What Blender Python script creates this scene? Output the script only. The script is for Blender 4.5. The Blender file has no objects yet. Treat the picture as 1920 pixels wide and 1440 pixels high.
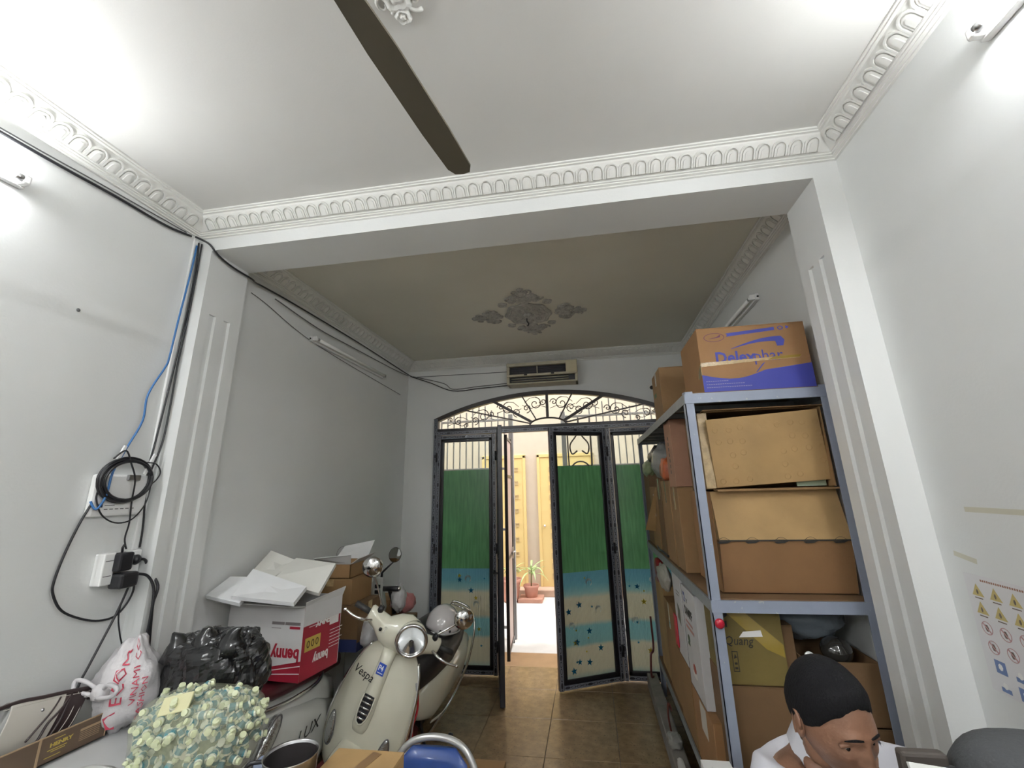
import bpy, bmesh, math, random
from math import sin, cos, pi, radians, sqrt
from mathutils import Vector, Matrix, Euler, noise
random.seed(7)
C = bpy.context.scene
COL = C.collection
# ------------------------------------------------------------------ camera
F_PX, CX, CY = 795.6, 974.6, 697.25            # for a 1920 x 1440 frame
YAW, PITCH, ROLL, CAM_Z = radians(-8.6443), radians(15.3734), radians(-1.4787), 1.7557
fw = Vector((sin(YAW)*cos(PITCH), cos(YAW)*cos(PITCH), sin(PITCH)))
rt0 = Vector((cos(YAW), -sin(YAW), 0)); up0 = rt0.cross(fw)
rt = rt0*cos(ROLL)+up0*sin(ROLL); up = -rt0*sin(ROLL)+up0*cos(ROLL)
cd = bpy.data.cameras.new('camera'); cam = bpy.data.objects.new('camera', cd); COL.objects.link(cam)
cd.sensor_width = 36; cd.lens = F_PX/1920*36; cd.shift_x = (960-CX)/1920; cd.shift_y = (CY-720)/1920
cd.clip_start = 0.02; cd.clip_end = 200
m = Matrix((rt, up, -fw)).transposed().to_4x4(); m.translation = Vector((0, 0, CAM_Z)); cam.matrix_world = m
C.camera = cam
# ------------------------------------------------------------------ world, exposure
W = bpy.data.worlds.new('sky'); C.world = W; W.use_nodes = True
bg = W.node_tree.nodes['Background']; bg.inputs[0].default_value = (0.93, 0.96, 1.0, 1); bg.inputs[1].default_value = 3.7
TUBE_POWER = 52.0; REAR_POWER = 125.0
C.view_settings.view_transform = 'Standard'; C.view_settings.look = 'None'
C.view_settings.gamma = 1; C.view_settings.use_curve_mapping = False
C.view_settings.exposure = 1.40
C.cycles.use_denoising = True; C.cycles.max_bounces = 10; C.cycles.diffuse_bounces = 6
C.cycles.transparent_max_bounces = 16; C.cycles.sample_clamp_indirect = 6
# ------------------------------------------------------------------ room numbers
XL, XR, YF, YB2, YW, ZC, ZS = -2.087, 1.20, 1.8136, 2.08, 4.72, 3.258, 3.079
PLX, PRX, YREAR = -1.995, 1.09, -3.4
YD = 4.66
# ------------------------------------------------------------------ materials
MATS = {}
def mat(name, col, rough=.5, metal=0, var=.0, vscale=8, bump=0, bscale=60, trans=0, spec=.5, coat=0, emit=None, estr=0, alpha=1, wear=None, stretch=(1,1,1)):
    if name in MATS: return MATS[name]
    M = bpy.data.materials.new(name); M.use_nodes = True; nt = M.node_tree; N = nt.nodes; L = nt.links
    b = N['Principled BSDF']; c4 = (*col, 1)
    b.inputs['Base Color'].default_value = c4; b.inputs['Roughness'].default_value = rough; b.inputs['Metallic'].default_value = metal
    b.inputs['Specular IOR Level'].default_value = spec; b.inputs['Coat Weight'].default_value = coat
    b.inputs['Transmission Weight'].default_value = trans; b.inputs['Alpha'].default_value = alpha
    if emit: b.inputs['Emission Color'].default_value = (*emit, 1); b.inputs['Emission Strength'].default_value = estr
    if var or bump or wear:
        tc = N.new('ShaderNodeTexCoord'); mp = N.new('ShaderNodeMapping'); L.new(tc.outputs['Object'], mp.inputs[0]); mp.inputs['Scale'].default_value = stretch
    if var:
        n = N.new('ShaderNodeTexNoise'); n.inputs['Scale'].default_value = vscale; n.inputs['Detail'].default_value = 5
        L.new(mp.outputs[0], n.inputs[0]); r = N.new('ShaderNodeValToRGB'); L.new(n.outputs[0], r.inputs[0])
        r.color_ramp.elements[0].position = .32; r.color_ramp.elements[1].position = .68
        r.color_ramp.elements[0].color = (*[max(0, c*(1-var)) for c in col], 1); r.color_ramp.elements[1].color = (*[min(1, c*(1+var*.6)) for c in col], 1)
        out = r.outputs[0]
        if wear:
            n2 = N.new('ShaderNodeTexNoise'); n2.inputs['Scale'].default_value = wear[1]; n2.inputs['Detail'].default_value = 8; L.new(mp.outputs[0], n2.inputs[0])
            r2 = N.new('ShaderNodeValToRGB'); r2.color_ramp.elements[0].position = wear[2]; r2.color_ramp.elements[1].position = wear[2]+.06
            L.new(n2.outputs[0], r2.inputs[0]); mx = N.new('ShaderNodeMixRGB'); L.new(r2.outputs[0], mx.inputs[0]); L.new(out, mx.inputs[1]); mx.inputs[2].default_value = (*wear[0], 1); out = mx.outputs[0]
        L.new(out, b.inputs['Base Color'])
    if bump:
        n = N.new('ShaderNodeTexNoise'); n.inputs['Scale'].default_value = bscale; n.inputs['Detail'].default_value = 4
        L.new(mp.outputs[0], n.inputs[0]); bp = N.new('ShaderNodeBump'); bp.inputs['Strength'].default_value = bump; bp.inputs['Distance'].default_value = .01
        L.new(n.outputs[0], bp.inputs['Height']); L.new(bp.outputs[0], b.inputs['Normal'])
    MATS[name] = M; return M
def film_mat(name, col, tcol, ribs=0, rough=.35, bands=None):
    """self-adhesive window film: diffuse + translucent, lets daylight through; bands = [(z, colour), ...] printed in object z"""
    M = bpy.data.materials.new(name); M.use_nodes = True; nt = M.node_tree; N = nt.nodes; L = nt.links
    N.remove(N['Principled BSDF']); o = N['Material Output']
    d = N.new('ShaderNodeBsdfDiffuse'); t = N.new('ShaderNodeBsdfTranslucent'); g = N.new('ShaderNodeBsdfGlossy'); g.inputs['Roughness'].default_value = .25
    d.inputs[0].default_value = (*col, 1); t.inputs[0].default_value = (*tcol, 1)
    mx = N.new('ShaderNodeMixShader'); mx.inputs[0].default_value = .72; L.new(d.outputs[0], mx.inputs[1]); L.new(t.outputs[0], mx.inputs[2])
    m2 = N.new('ShaderNodeMixShader'); m2.inputs[0].default_value = .06; L.new(mx.outputs[0], m2.inputs[1]); L.new(g.outputs[0], m2.inputs[2]); L.new(m2.outputs[0], o.inputs[0])
    tc = N.new('ShaderNodeTexCoord')
    if bands:
        sx = N.new('ShaderNodeSeparateXYZ'); L.new(tc.outputs['Object'], sx.inputs[0])
        nz = N.new('ShaderNodeTexNoise'); nz.inputs['Scale'].default_value = 9; L.new(tc.outputs['Object'], nz.inputs[0])
        ad = N.new('ShaderNodeMath'); ad.operation = 'MULTIPLY_ADD'; L.new(nz.outputs[0], ad.inputs[0]); ad.inputs[1].default_value = .03; L.new(sx.outputs[2], ad.inputs[2])
        r = N.new('ShaderNodeValToRGB'); L.new(ad.outputs[0], r.inputs[0])
        el = r.color_ramp.elements
        el[0].position, el[0].color = bands[0][0], (*bands[0][1], 1); el[1].position, el[1].color = bands[-1][0], (*bands[-1][1], 1)
        for z, c in bands[1:-1]: e = el.new(z); e.color = (*c, 1)
        L.new(r.outputs[0], d.inputs[0]); L.new(r.outputs[0], t.inputs[0])
    else:
        nz = N.new('ShaderNodeTexNoise'); nz.inputs['Scale'].default_value = 1; mp = N.new('ShaderNodeMapping'); mp.inputs['Scale'].default_value = (45, 45, 4)
        L.new(tc.outputs['Object'], mp.inputs[0]); L.new(mp.outputs[0], nz.inputs[0]); r = N.new('ShaderNodeValToRGB'); L.new(nz.outputs[0], r.inputs[0])
        r.color_ramp.elements[0].position = .35; r.color_ramp.elements[1].position = .75
        r.color_ramp.elements[0].color = (*[c*.8 for c in tcol], 1); r.color_ramp.elements[1].color = (*[c*1.35 for c in tcol], 1); L.new(r.outputs[0], t.inputs[0])
    if ribs:
        w = N.new('ShaderNodeTexWave'); w.inputs['Scale'].default_value = ribs; w.bands_direction = 'X'; L.new(tc.outputs['Object'], w.inputs[0])
        bp = N.new('ShaderNodeBump'); bp.inputs['Strength'].default_value = .5; bp.inputs['Distance'].default_value = .004; L.new(w.outputs[0], bp.inputs['Height'])
        for s in (d, t, g): L.new(bp.outputs[0], s.inputs['Normal'])
    return M
def chain_mat():
    """black door profile under its printed grey protective film: a chain of dark links along the member (object z)"""
    M = bpy.data.materials.new('printed_profile_film'); M.use_nodes = True; nt = M.node_tree; N = nt.nodes; L = nt.links
    b = N['Principled BSDF']; b.inputs['Roughness'].default_value = .3
    tc = N.new('ShaderNodeTexCoord'); sp = N.new('ShaderNodeSeparateXYZ'); L.new(tc.outputs['Object'], sp.inputs[0])
    def mth(op, a, bb=None, cc=None):
        n = N.new('ShaderNodeMath'); n.operation = op
        for i, v in enumerate((a, bb, cc)):
            if v is None: continue
            if hasattr(v, 'type') or hasattr(v, 'links'): L.new(v, n.inputs[i])
            else: n.inputs[i].default_value = v
        return n.outputs[0]
    zz = mth('PINGPONG', sp.outputs[2], .055)                 # 0 .. .055
    zc = mth('DIVIDE', mth('SUBTRACT', zz, .0275), .0275)     # -1 .. 1
    xa = mth('DIVIDE', mth('ABSOLUTE', sp.outputs[0]), .0105)
    r = mth('SQRT', mth('ADD', mth('MULTIPLY', zc, zc), mth('MULTIPLY', xa, xa)))
    ring = mth('MULTIPLY', mth('GREATER_THAN', r, .62), mth('LESS_THAN', r, .92))
    zl = mth('PINGPONG', mth('ADD', sp.outputs[2], .0275), .11)
    line = mth('MULTIPLY', mth('LESS_THAN', zl, .02), mth('LESS_THAN', xa, .6))
    edge = mth('GREATER_THAN', mth('ABSOLUTE', sp.outputs[0]), .0185)
    dark = mth('MINIMUM', mth('ADD', mth('ADD', ring, line), edge), 1.0)
    mx = N.new('ShaderNodeMixRGB'); L.new(dark, mx.inputs[0]); mx.inputs[1].default_value = (.16, .17, .20, 1); mx.inputs[2].default_value = (.012, .012, .018, 1)
    L.new(mx.outputs[0], b.inputs['Base Color']); return M
wall_m = mat('white_wall_paint', (.70, .71, .70), .55, var=.05, vscale=1.3, bump=.05, bscale=90)
wallb_m = wall_m
ceil_m = mat('ceiling_paint', (.68, .675, .65), .7, var=.03, vscale=2, bump=.04, bscale=120)
ceilb_m = mat('old_cream_ceiling_paint', (.67, .65, .565), .7, var=.06, vscale=1.2)
plaster_m = mat('plaster_moulding_paint', (.74, .74, .71), .5, var=.04, vscale=6)
plasterd_m = mat('dusty_plaster', (.42, .41, .38), .7, var=.25, vscale=30)
grout_m = mat('dark_grout', (.10, .075, .055), .9)
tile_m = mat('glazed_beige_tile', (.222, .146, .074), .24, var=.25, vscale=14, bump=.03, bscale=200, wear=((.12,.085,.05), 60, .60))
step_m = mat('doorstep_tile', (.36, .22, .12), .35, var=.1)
black_m = mat('black_plastic', (.014, .014, .017), .35)
blackf_m = mat('black_aluminium', (.012, .011, .014), .3)
brownf_m = mat('dark_brown_aluminium', (.02, .012, .010), .3)
chrome_m = mat('chrome', (.78, .78, .78), .12, metal=1)
steel_m = mat('brushed_steel', (.55, .55, .56), .28, metal=1)
white_m = mat('white_plastic', (.78, .78, .77), .35)
whitec_m = mat('white_foam_board', (.82, .83, .84), .6, var=.03, vscale=10)
cream_m = mat('cream_scooter_paint', (.68, .67, .55), .16, coat=.6, var=.03, vscale=5)
silverw_m = mat('pearl_white_scooter_paint', (.56, .57, .54), .22, coat=.5)
greymetal_m = mat('grey_painted_steel', (.265, .30, .38), .4, var=.06, vscale=12, wear=((.42,.42,.42), 50, .66))
greymetal2_m = mat('dull_grey_steel', (.22, .24, .25), .45, var=.15, vscale=20)
rub_m = mat('rubber', (.015, .015, .015), .7, bump=.3)
def card(name, col, v=.1): return mat(name, col, .75, var=v, vscale=5, bump=.12, bscale=40, stretch=(1, 1, 1))
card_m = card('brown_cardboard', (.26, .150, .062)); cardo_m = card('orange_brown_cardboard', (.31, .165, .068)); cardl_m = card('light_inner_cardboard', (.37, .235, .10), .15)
cardd_m = card('dark_brown_cardboard', (.150, .084, .036)); cardy_m = card('yellow_taped_cardboard', (.15, .110, .028), .15)  # yellow, and dark brown in the lower bay, carry shelf shade in their colour
tape_m = mat('shiny_parcel_tape', (.50, .36, .18), .12, coat=1, bump=.5, bscale=90, var=.2, vscale=30)
tapey_m = mat('yellow_tape', (.30, .215, .04), .2, coat=1)  # yellow kept dim to hold the shade under the middle shelf
blue_ink = mat('blue_ink', (.045, .055, .34), .6, var=.08); red_ink = mat('red_ink', (.33, .012, .03), .55); black_ink = mat('black_ink', (.02, .018, .015), .6)
white_ink = mat('white_ink', (.75, .74, .72), .6); gold_ink = mat('gold_ink', (.55, .42, .09), .35, metal=.3)
tube_m = mat('lit_tube', (1, 1, 1), .4, emit=(.96, .98, 1.0), estr=TUBE_POWER)
tuber_m = mat('lit_tube_new', (1, 1, 1), .4, emit=(.96, .98, 1.0), estr=REAR_POWER)  # brighter tube for the two added fill lamps behind the camera
tubeoff_m = mat('unlit_tube', (.8, .8, .78), .3)
def glass_mat(name, tint=(.9, .95, .93), refl=.08):
    M = bpy.data.materials.new(name); M.use_nodes = True; N = M.node_tree.nodes; L = M.node_tree.links; N.remove(N['Principled BSDF'])
    t = N.new('ShaderNodeBsdfTransparent'); t.inputs[0].default_value = (*tint, 1); g = N.new('ShaderNodeBsdfGlossy'); g.inputs['Roughness'].default_value = .03
    f = N.new('ShaderNodeFresnel'); f.inputs[0].default_value = 1.45; mx = N.new('ShaderNodeMixShader')
    L.new(f.outputs[0], mx.inputs[0]); L.new(t.outputs[0], mx.inputs[1]); L.new(g.outputs[0], mx.inputs[2]); L.new(mx.outputs[0], N['Material Output'].inputs[0]); return M
glass_m = glass_mat('window_glass'); 
def bag_mat(name, col, alpha, rough=.3):
    M = bpy.data.materials.new(name); M.use_nodes = True; N = M.node_tree.nodes; L = M.node_tree.links; b = N['Principled BSDF']
    b.inputs['Base Color'].default_value = (*col, 1); b.inputs['Roughness'].default_value = rough
    t = N.new('ShaderNodeBsdfTransparent'); mx = N.new('ShaderNodeMixShader'); mx.inputs[0].default_value = alpha
    L.new(t.outputs[0], mx.inputs[1]); L.new(b.outputs[0], mx.inputs[2]); L.new(mx.outputs[0], N['Material Output'].inputs[0])
    tc = N.new('ShaderNodeTexCoord'); n = N.new('ShaderNodeTexNoise'); n.inputs['Scale'].default_value = 14; n.inputs['Detail'].default_value = 5; L.new(tc.outputs['Object'], n.inputs[0])
    bp = N.new('ShaderNodeBump'); bp.inputs['Strength'].default_value = .8; bp.inputs['Distance'].default_value = .02; L.new(n.outputs[0], bp.inputs['Height']); L.new(bp.outputs[0], b.inputs['Normal'])
    return M
# ------------------------------------------------------------------ mesh helpers
def setp(o, label=None, cat=None, group=None, kind=None):
    if label: o['label'] = label
    if cat: o['category'] = cat
    if group: o['group'] = group
    if kind: o['kind'] = kind
    return o
def thing(name, label, cat, loc=(0, 0, 0), rot=(0, 0, 0), group=None, local=False):
    o = bpy.data.objects.new(name, None); COL.objects.link(o); o.location = loc; o.rotation_euler = rot; o.empty_display_size = .05
    setp(o, label, cat, group); o['_local'] = 1 if local else 0
    return o
def origin_of(p):
    while p.parent: p = p.parent
    return Vector((0, 0, 0)) if p.get('_local') else p.location.copy()
class MB:
    def __init__(s): s.v = []; s.f = []; s.mi = []; s.m = 0; s.sm = []; s.smooth = False
    def add(s, vs, fs):
        b = len(s.v); s.v += [Vector(x) for x in vs]
        for f in fs: s.f.append([b+i for i in f]); s.mi.append(s.m); s.sm.append(s.smooth)
        return s
    def box(s, a, b, M=None):
        x0, y0, z0 = a; x1, y1, z1 = b
        vs = [Vector(p) for p in ((x0,y0,z0),(x1,y0,z0),(x1,y1,z0),(x0,y1,z0),(x0,y0,z1),(x1,y0,z1),(x1,y1,z1),(x0,y1,z1))]
        if M: vs = [M @ v for v in vs]
        return s.add(vs, [(0,3,2,1),(4,5,6,7),(0,1,5,4),(1,2,6,5),(2,3,7,6),(3,0,4,7)])
    def bbox(s, a, b, r=.005, M=None):       # box with chamfered edges
        a = Vector(a); b = Vector(b); r = min(r, *[(b[i]-a[i])*.49 for i in range(3)])
        bm = bmesh.new(); bmesh.ops.create_cube(bm, size=1)
        for v in bm.verts: v.co = Vector([(a[i]+b[i])/2+v.co[i]*(b[i]-a[i]) for i in range(3)])
        bmesh.ops.bevel(bm, geom=bm.edges[:], offset=r, segments=2, profile=.5, affect='EDGES')
        bm.verts.index_update(); vs = [(M @ v.co if M else v.co.copy()) for v in bm.verts]; fs = [[v.index for v in f.verts] for f in bm.faces]; bm.free()
        return s.add(vs, fs)
    def loft(s, rings, caps=True, closed=True):
        n = len(rings[0]); b = []; fs = []
        for r in rings: b += list(r)
        for i in range(len(rings)-1):
            for j in range(n if closed else n-1):
                k = (j+1) % n; fs.append((i*n+j, i*n+k, (i+1)*n+k, (i+1)*n+j))
        if caps: fs.append(tuple(reversed(range(n)))); fs.append(tuple((len(rings)-1)*n+j for j in range(n)))
        return s.add(b, fs)
    def tube(s, pts, r, n=8, caps=True):
        pts = [Vector(p) for p in pts]; R = r if hasattr(r, '__len__') else [r]*len(pts); rings = []; pu = None
        for i, p in enumerate(pts):
            d = (pts[min(i+1, len(pts)-1)]-pts[max(i-1, 0)])
            if d.length < 1e-9: d = Vector((0, 0, 1))
            d.normalize()
            if pu is None: u = d.orthogonal().normalized()
            else:
                u = pu-d*pu.dot(d)
                u = u.normalized() if u.length > 1e-6 else d.orthogonal().normalized()
            pu = u; w = d.cross(u)
            rings.append([p+(u*cos(2*pi*k/n)+w*sin(2*pi*k/n))*R[i] for k in range(n)])
        sm = s.smooth; s.smooth = True; s.loft(rings, caps); s.smooth = sm; return s
    def cyl(s, a, b, r, n=16, r2=None):
        return s.tube([a, b], [r, r if r2 is None else r2], n)
    def lathe(s, prof, n=24, M=None, close=False):
        rings = [[Vector((r*cos(2*pi*k/n), r*sin(2*pi*k/n), z)) for k in range(n)] for r, z in prof]
        if M: rings = [[M @ v for v in r] for r in rings]
        return s.loft(rings, caps=not close)
    def ell(s, c, r, n=16, m=10, M=None, fn=None):
        rings = []
        for i in range(m+1):
            t = pi*i/m; tt = min(max(t, .03), pi-.03); ring = []
            for k in range(n):
                p = Vector((sin(tt)*cos(2*pi*k/n), sin(tt)*sin(2*pi*k/n), -cos(tt)))
                if fn: p = fn(p)
                p = Vector((p.x*r[0], p.y*r[1], p.z*r[2]))
                if M: p = M @ p
                ring.append(p+Vector(c))
            rings.append(ring)
        return s.loft(rings)
    def prism(s, pts, M, t):     # 2D outline in the plane of M's x,y ; thickness t along M's z
        n = len(pts); vs = [M @ Vector((p[0], p[1], 0)) for p in pts]+[M @ Vector((p[0], p[1], t)) for p in pts]
        fs = [tuple(reversed(range(n))), tuple(range(n, 2*n))]+[(i, (i+1) % n, n+(i+1) % n, n+i) for i in range(n)]
        return s.add(vs, fs)
    def ringprism(s, outer, inner, M, t):   # outline with a hole, equal counts
        n = len(outer); vs = []
        for z in (0, t): vs += [M @ Vector((p[0], p[1], z)) for p in outer]+[M @ Vector((p[0], p[1], z)) for p in inner]
        fs = []
        for i in range(n):
            j = (i+1) % n
            fs += [(i, n+i, n+j, j), (2*n+i, 2*n+j, 3*n+j, 3*n+i), (i, j, 2*n+j, 2*n+i), (n+i, 3*n+i, 3*n+j, n+j)]
        return s.add(vs, fs)
    def build(s, name, m, parent=None, auto=None, bev=0):
        me = bpy.data.meshes.new(name); o = Vector((0, 0, 0)) if parent is None else origin_of(parent)
        me.from_pydata([v-o for v in s.v], [], s.f)
        for mm in (m if isinstance(m, (list, tuple)) else [m]): me.materials.append(mm)
        for i, p in enumerate(me.polygons): p.material_index = s.mi[i]; p.use_smooth = s.sm[i]
        bm = bmesh.new(); bm.from_mesh(me); bmesh.ops.recalc_face_normals(bm, faces=bm.faces[:]); bm.to_mesh(me); bm.free()
        ob = bpy.data.objects.new(name, me); COL.objects.link(ob)
        if parent is not None: ob.parent = parent
        return ob
def frame(o, x, y):      # matrix with origin o, x axis, y axis
    x = Vector(x).normalized(); y = Vector(y); z = x.cross(y).normalized(); y = z.cross(x)
    M = Matrix((x, y, z)).transposed().to_4x4(); M.translation = Vector(o); return M
def spline(pts, n=6):
    pts = [Vector(p) for p in pts]; out = []
    for i in range(len(pts)-1):
        p0 = pts[max(i-1, 0)]; p1 = pts[i]; p2 = pts[i+1]; p3 = pts[min(i+2, len(pts)-1)]
        for k in range(n):
            t = k/n; out.append(.5*((2*p1)+(p2-p0)*t+(2*p0-5*p1+4*p2-p3)*t*t+(-p0+3*p1-3*p2+p3)*t**3))
    out.append(pts[-1]); return out
def text(name, s, M, size, m, parent, ext=.0006, sx=1.0, align='LEFT', shear=0, bold=0):
    cu = bpy.data.curves.new(name, 'FONT'); cu.body = s; cu.size = size; cu.extrude = ext; cu.align_x = align; cu.shear = shear; cu.resolution_u = 2; cu.offset = bold
    t = bpy.data.objects.new(name, cu); COL.objects.link(t); dg = bpy.context.evaluated_depsgraph_get()
    me = bpy.data.meshes.new_from_object(t.evaluated_get(dg)); COL.objects.unlink(t); bpy.data.objects.remove(t)
    o = origin_of(parent) if parent else Vector((0, 0, 0))
    me.transform(Matrix.Diagonal((sx, 1, 1, 1))); me.transform(M)
    me.transform(Matrix.Translation(-o)); me.materials.clear(); me.materials.append(m)
    ob = bpy.data.objects.new(name, me); COL.objects.link(ob); ob.parent = parent; return ob
def arc(cx, cy, rx, ry, a0, a1, n): return [(cx+rx*cos(a0+(a1-a0)*i/n), cy+ry*sin(a0+(a1-a0)*i/n)) for i in range(n+1)]
def star(n, r0, r1, a=pi/2): return [((r0 if i % 2 == 0 else r1)*cos(a+pi*i/n), (r0 if i % 2 == 0 else r1)*sin(a+pi*i/n)) for i in range(2*n)]
def copy_thing(o):
    c = o.copy(); COL.objects.link(c)
    for ch in o.children:
        d = ch.copy(); COL.objects.link(d); d.parent = c
        for g in ch.children: e = g.copy(); COL.objects.link(e); e.parent = d
    return c
# ================================================================== the room
def struct(name, mb, m, parent=None):
    o = mb.build(name, m, parent)
    if parent is None: o['kind'] = 'structure'
    return o
T = .12
b = MB(); b.box((XL-T, YREAR-T, -.1), (XR+T, YW+.2, -.004)); floor = struct('floor', b, grout_m)
b = MB(); b.bbox((.0015, .0015, -.012), (.4985, .4985, 0), .0025); t0 = None
tx0, ty0 = -.4186, 4.9303
for i in range(-4, 4):
    for j in range(-8, 0):
        x0 = tx0+i*.5; y0 = ty0+j*.5
        xa, xb, ya, yb = max(x0, XL), min(x0+.5, XR), y0, min(y0+.5, YW+.2)
        if xb-xa < .03 or yb-ya < .03: continue
        if xb-xa > .499 and yb-ya > .499:
            if t0 is None: t0 = b.build('floor_tile', tile_m, floor); o = t0
            else: o = t0.copy(); COL.objects.link(o)
            o.location = (x0, y0, 0); o.parent = floor
        else:
            q = MB(); q.bbox((xa+.0015, ya+.0015, -.012), (xb-.0015, yb-.0015, 0), .0025); q.build('floor_tile', tile_m, floor)
b = MB(); b.box((XL, YREAR, -.01), (XR, .93, 0)); b.build('plain_tiling', tile_m, floor)
b = MB(); b.box((XL-T, YREAR, 0), (XL, YW, ZC)); struct('wall_left', b, wall_m)
b = MB(); b.box((XR, YREAR, 0), (XR+T, YW, ZC)); struct('wall_right', b, wall_m)
b = MB(); b.box((XL-T, YREAR-T, 0), (XR+T, YREAR, ZC)); struct('wall_rear', b, wall_m)
b = MB(); b.box((XL-T, YREAR-T, ZC), (XR+T, YF+.1, ZC+.1)); struct('ceiling', b, ceil_m)
b = MB(); b.box((XL-T, YF+.1, ZC), (XR+T, YW+.2, ZC+.1)); struct('ceiling_back', b, ceilb_m)
b = MB(); b.box((XL, YF, ZS), (XR, YB2, ZC)); struct('trim_1', b, wall_m)
# pilasters with two flutes each
def pilaster(name, xw, xf):
    s = 1 if xf > xw else -1; zt = 2.72; g = .012
    b = MB(); b.box((min(xw, xf), YF, zt), (max(xw, xf), YB2, ZS))
    ol = [(xw, YF), (xf, YF)]
    for a, c in ((1.868, 1.912), (1.962, 2.008)): ol += [(xf, a), (xf-s*g, a+.006), (xf-s*g, c-.006), (xf, c)]
    ol += [(xf, YB2), (xw, YB2)]
    b.prism(ol, Matrix.Identity(4), zt); return struct(name, b, wall_m)
pilaster('trim_2', XL, PLX); pilaster('trim_3', XR, PRX)
# far wall with the arched opening
OX0, OX1, ZSP, ZAP = -1.73, .90, 2.55, 2.82; OXM = (OX0+OX1)/2; HC = (OX1-OX0)/2; RA = (HC*HC+(ZAP-ZSP)**2)/(2*(ZAP-ZSP)); ZCC = ZAP-RA
def archz(x): return ZCC+sqrt(max(0, RA*RA-(x-OXM)**2))
NA = 28
b = MB(); Mx = frame((0, YW+T, 0), (1, 0, 0), (0, 0, 1))
b.prism([(XL, 0), (OX0, 0), (OX0, ZSP)]+[(OX0, ZC), (XL, ZC)], Mx, T)
b.prism([(OX1, 0), (XR, 0), (XR, ZC), (OX1, ZC)], Mx, T)
for i in range(NA):
    xa = OX0+(OX1-OX0)*i/NA; xb = OX0+(OX1-OX0)*(i+1)/NA
    b.prism([(xa, archz(xa)), (xb, archz(xb)), (xb, ZC), (xa, ZC)], Mx, T)
struct('wall_back', b, wall_m)
# cornices: stepped profile (distance from wall, drop below ceiling)
PROF = [(0, 0), (.112, 0), (.112, .008), (.104, .010), (.104, .016), (.094, .018), (.090, .024), (.040, .074), (.036, .078), (.030, .079), (.030, .085), (.022, .087), (.022, .092), (.010, .095), (.010, .101), (0, .103)]
def cornice(name, side, y0=None, y1=None, yw=None, x0=XL, x1=XR, mitre=(1, 1), sc=1):
    r0 = []; r1 = []
    for d, h in PROF:
        d *= sc; h *= sc
        if side == 'y': r0.append(Vector((x0+d, yw-d, ZC-h))); r1.append(Vector((x1-d, yw-d, ZC-h)))
        elif side == 'L': r0.append(Vector((x0+d, y0+d*mitre[0], ZC-h))); r1.append(Vector((x0+d, y1-d*mitre[1], ZC-h)))
        else: r0.append(Vector((x1-d, y0+d*mitre[0], ZC-h))); r1.append(Vector((x1-d, y1-d*mitre[1], ZC-h)))
    b = MB(); b.loft([r0, r1]); o = b.build(name, plaster_m); o['kind'] = 'structure'; return o
cb = cornice('trim_4', 'y', yw=YF); cl = cornice('trim_5', 'L', y0=YREAR, y1=YF, mitre=(0, 1)); cr = cornice('trim_6', 'R', y0=YREAR, y1=YF, mitre=(0, 1))
kb = cornice('trim_7', 'y', yw=YW); kl = cornice('trim_8', 'L', y0=YB2, y1=YW, mitre=(0, 1)); kr = cornice('trim_9', 'R', y0=YB2, y1=YW, mitre=(0, 1))
def arch_outline(w, h, n=8): return [(w, 0)]+[(w*cos(pi*i/n), h-w+w*sin(pi*i/n)) for i in range(n+1)]+[(-w, 0)]
def arch_mb(b, M, full=True):
    b.ringprism(arch_outline(.0330, .066), arch_outline(.0262, .059), M, .008)
    b.prism(arch_outline(.0205, .052, 6), M, .0060)
    if full: b.prism(arch_outline(.0105, .040, 5), M @ Matrix.Translation((0, 0, .006)), .004)
    return b
am = arch_mb(MB(), Matrix.Identity(4)); AO = None
def put_arch(M, parent):
    global AO
    if AO is None: AO = am.build('moulded_arch', plaster_m, parent); o = AO
    else: o = AO.copy(); COL.objects.link(o)
    o.parent = parent; o.matrix_local = M
def cornice_frame(side, s, yw=YF, x0=XL, x1=XR):
    # base of band at d=.040 drop .074, top at d=.090 drop .024
    if side == 'y': base = Vector((s, yw-.0405, ZC-.0735)); xd = Vector((1, 0, 0)); yd = Vector((0, -.05, .05))
    elif side == 'L': base = Vector((x0+.0405, s, ZC-.0735)); xd = Vector((0, 1, 0)); yd = Vector((.05, 0, .05))
    else: base = Vector((x1-.0405, s, ZC-.0735)); xd = Vector((0, -1, 0)); yd = Vector((-.05, 0, .05))
    return frame(base, xd, yd)
n = 46; x0, x1 = XL+.085, XR-.085
for i in range(n): put_arch(cornice_frame('y', x0+(x1-x0)*(i+.5)/n), cb)
for i in range(22): put_arch(cornice_frame('L', YF-.085-(i+.5)*.0665), cl); put_arch(cornice_frame('R', YF-.085-(i+.5)*.0665), cr)
for sd, tr in (('L', kl), ('R', kr)):
    q = MB(); nn = 36
    for i in range(nn): arch_mb(q, cornice_frame(sd, YB2+.03+(YW-.12-YB2)*(i+.5)/nn), False)
    o = q.build('moulded_arch_row', plaster_m, tr); o['kind'] = 'stuff'
q = MB()
for i in range(n): arch_mb(q, cornice_frame('y', x0+(x1-x0)*(i+.5)/n, yw=YW), False)
o = q.build('moulded_arch_row', plaster_m, kb); o['kind'] = 'stuff'
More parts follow.
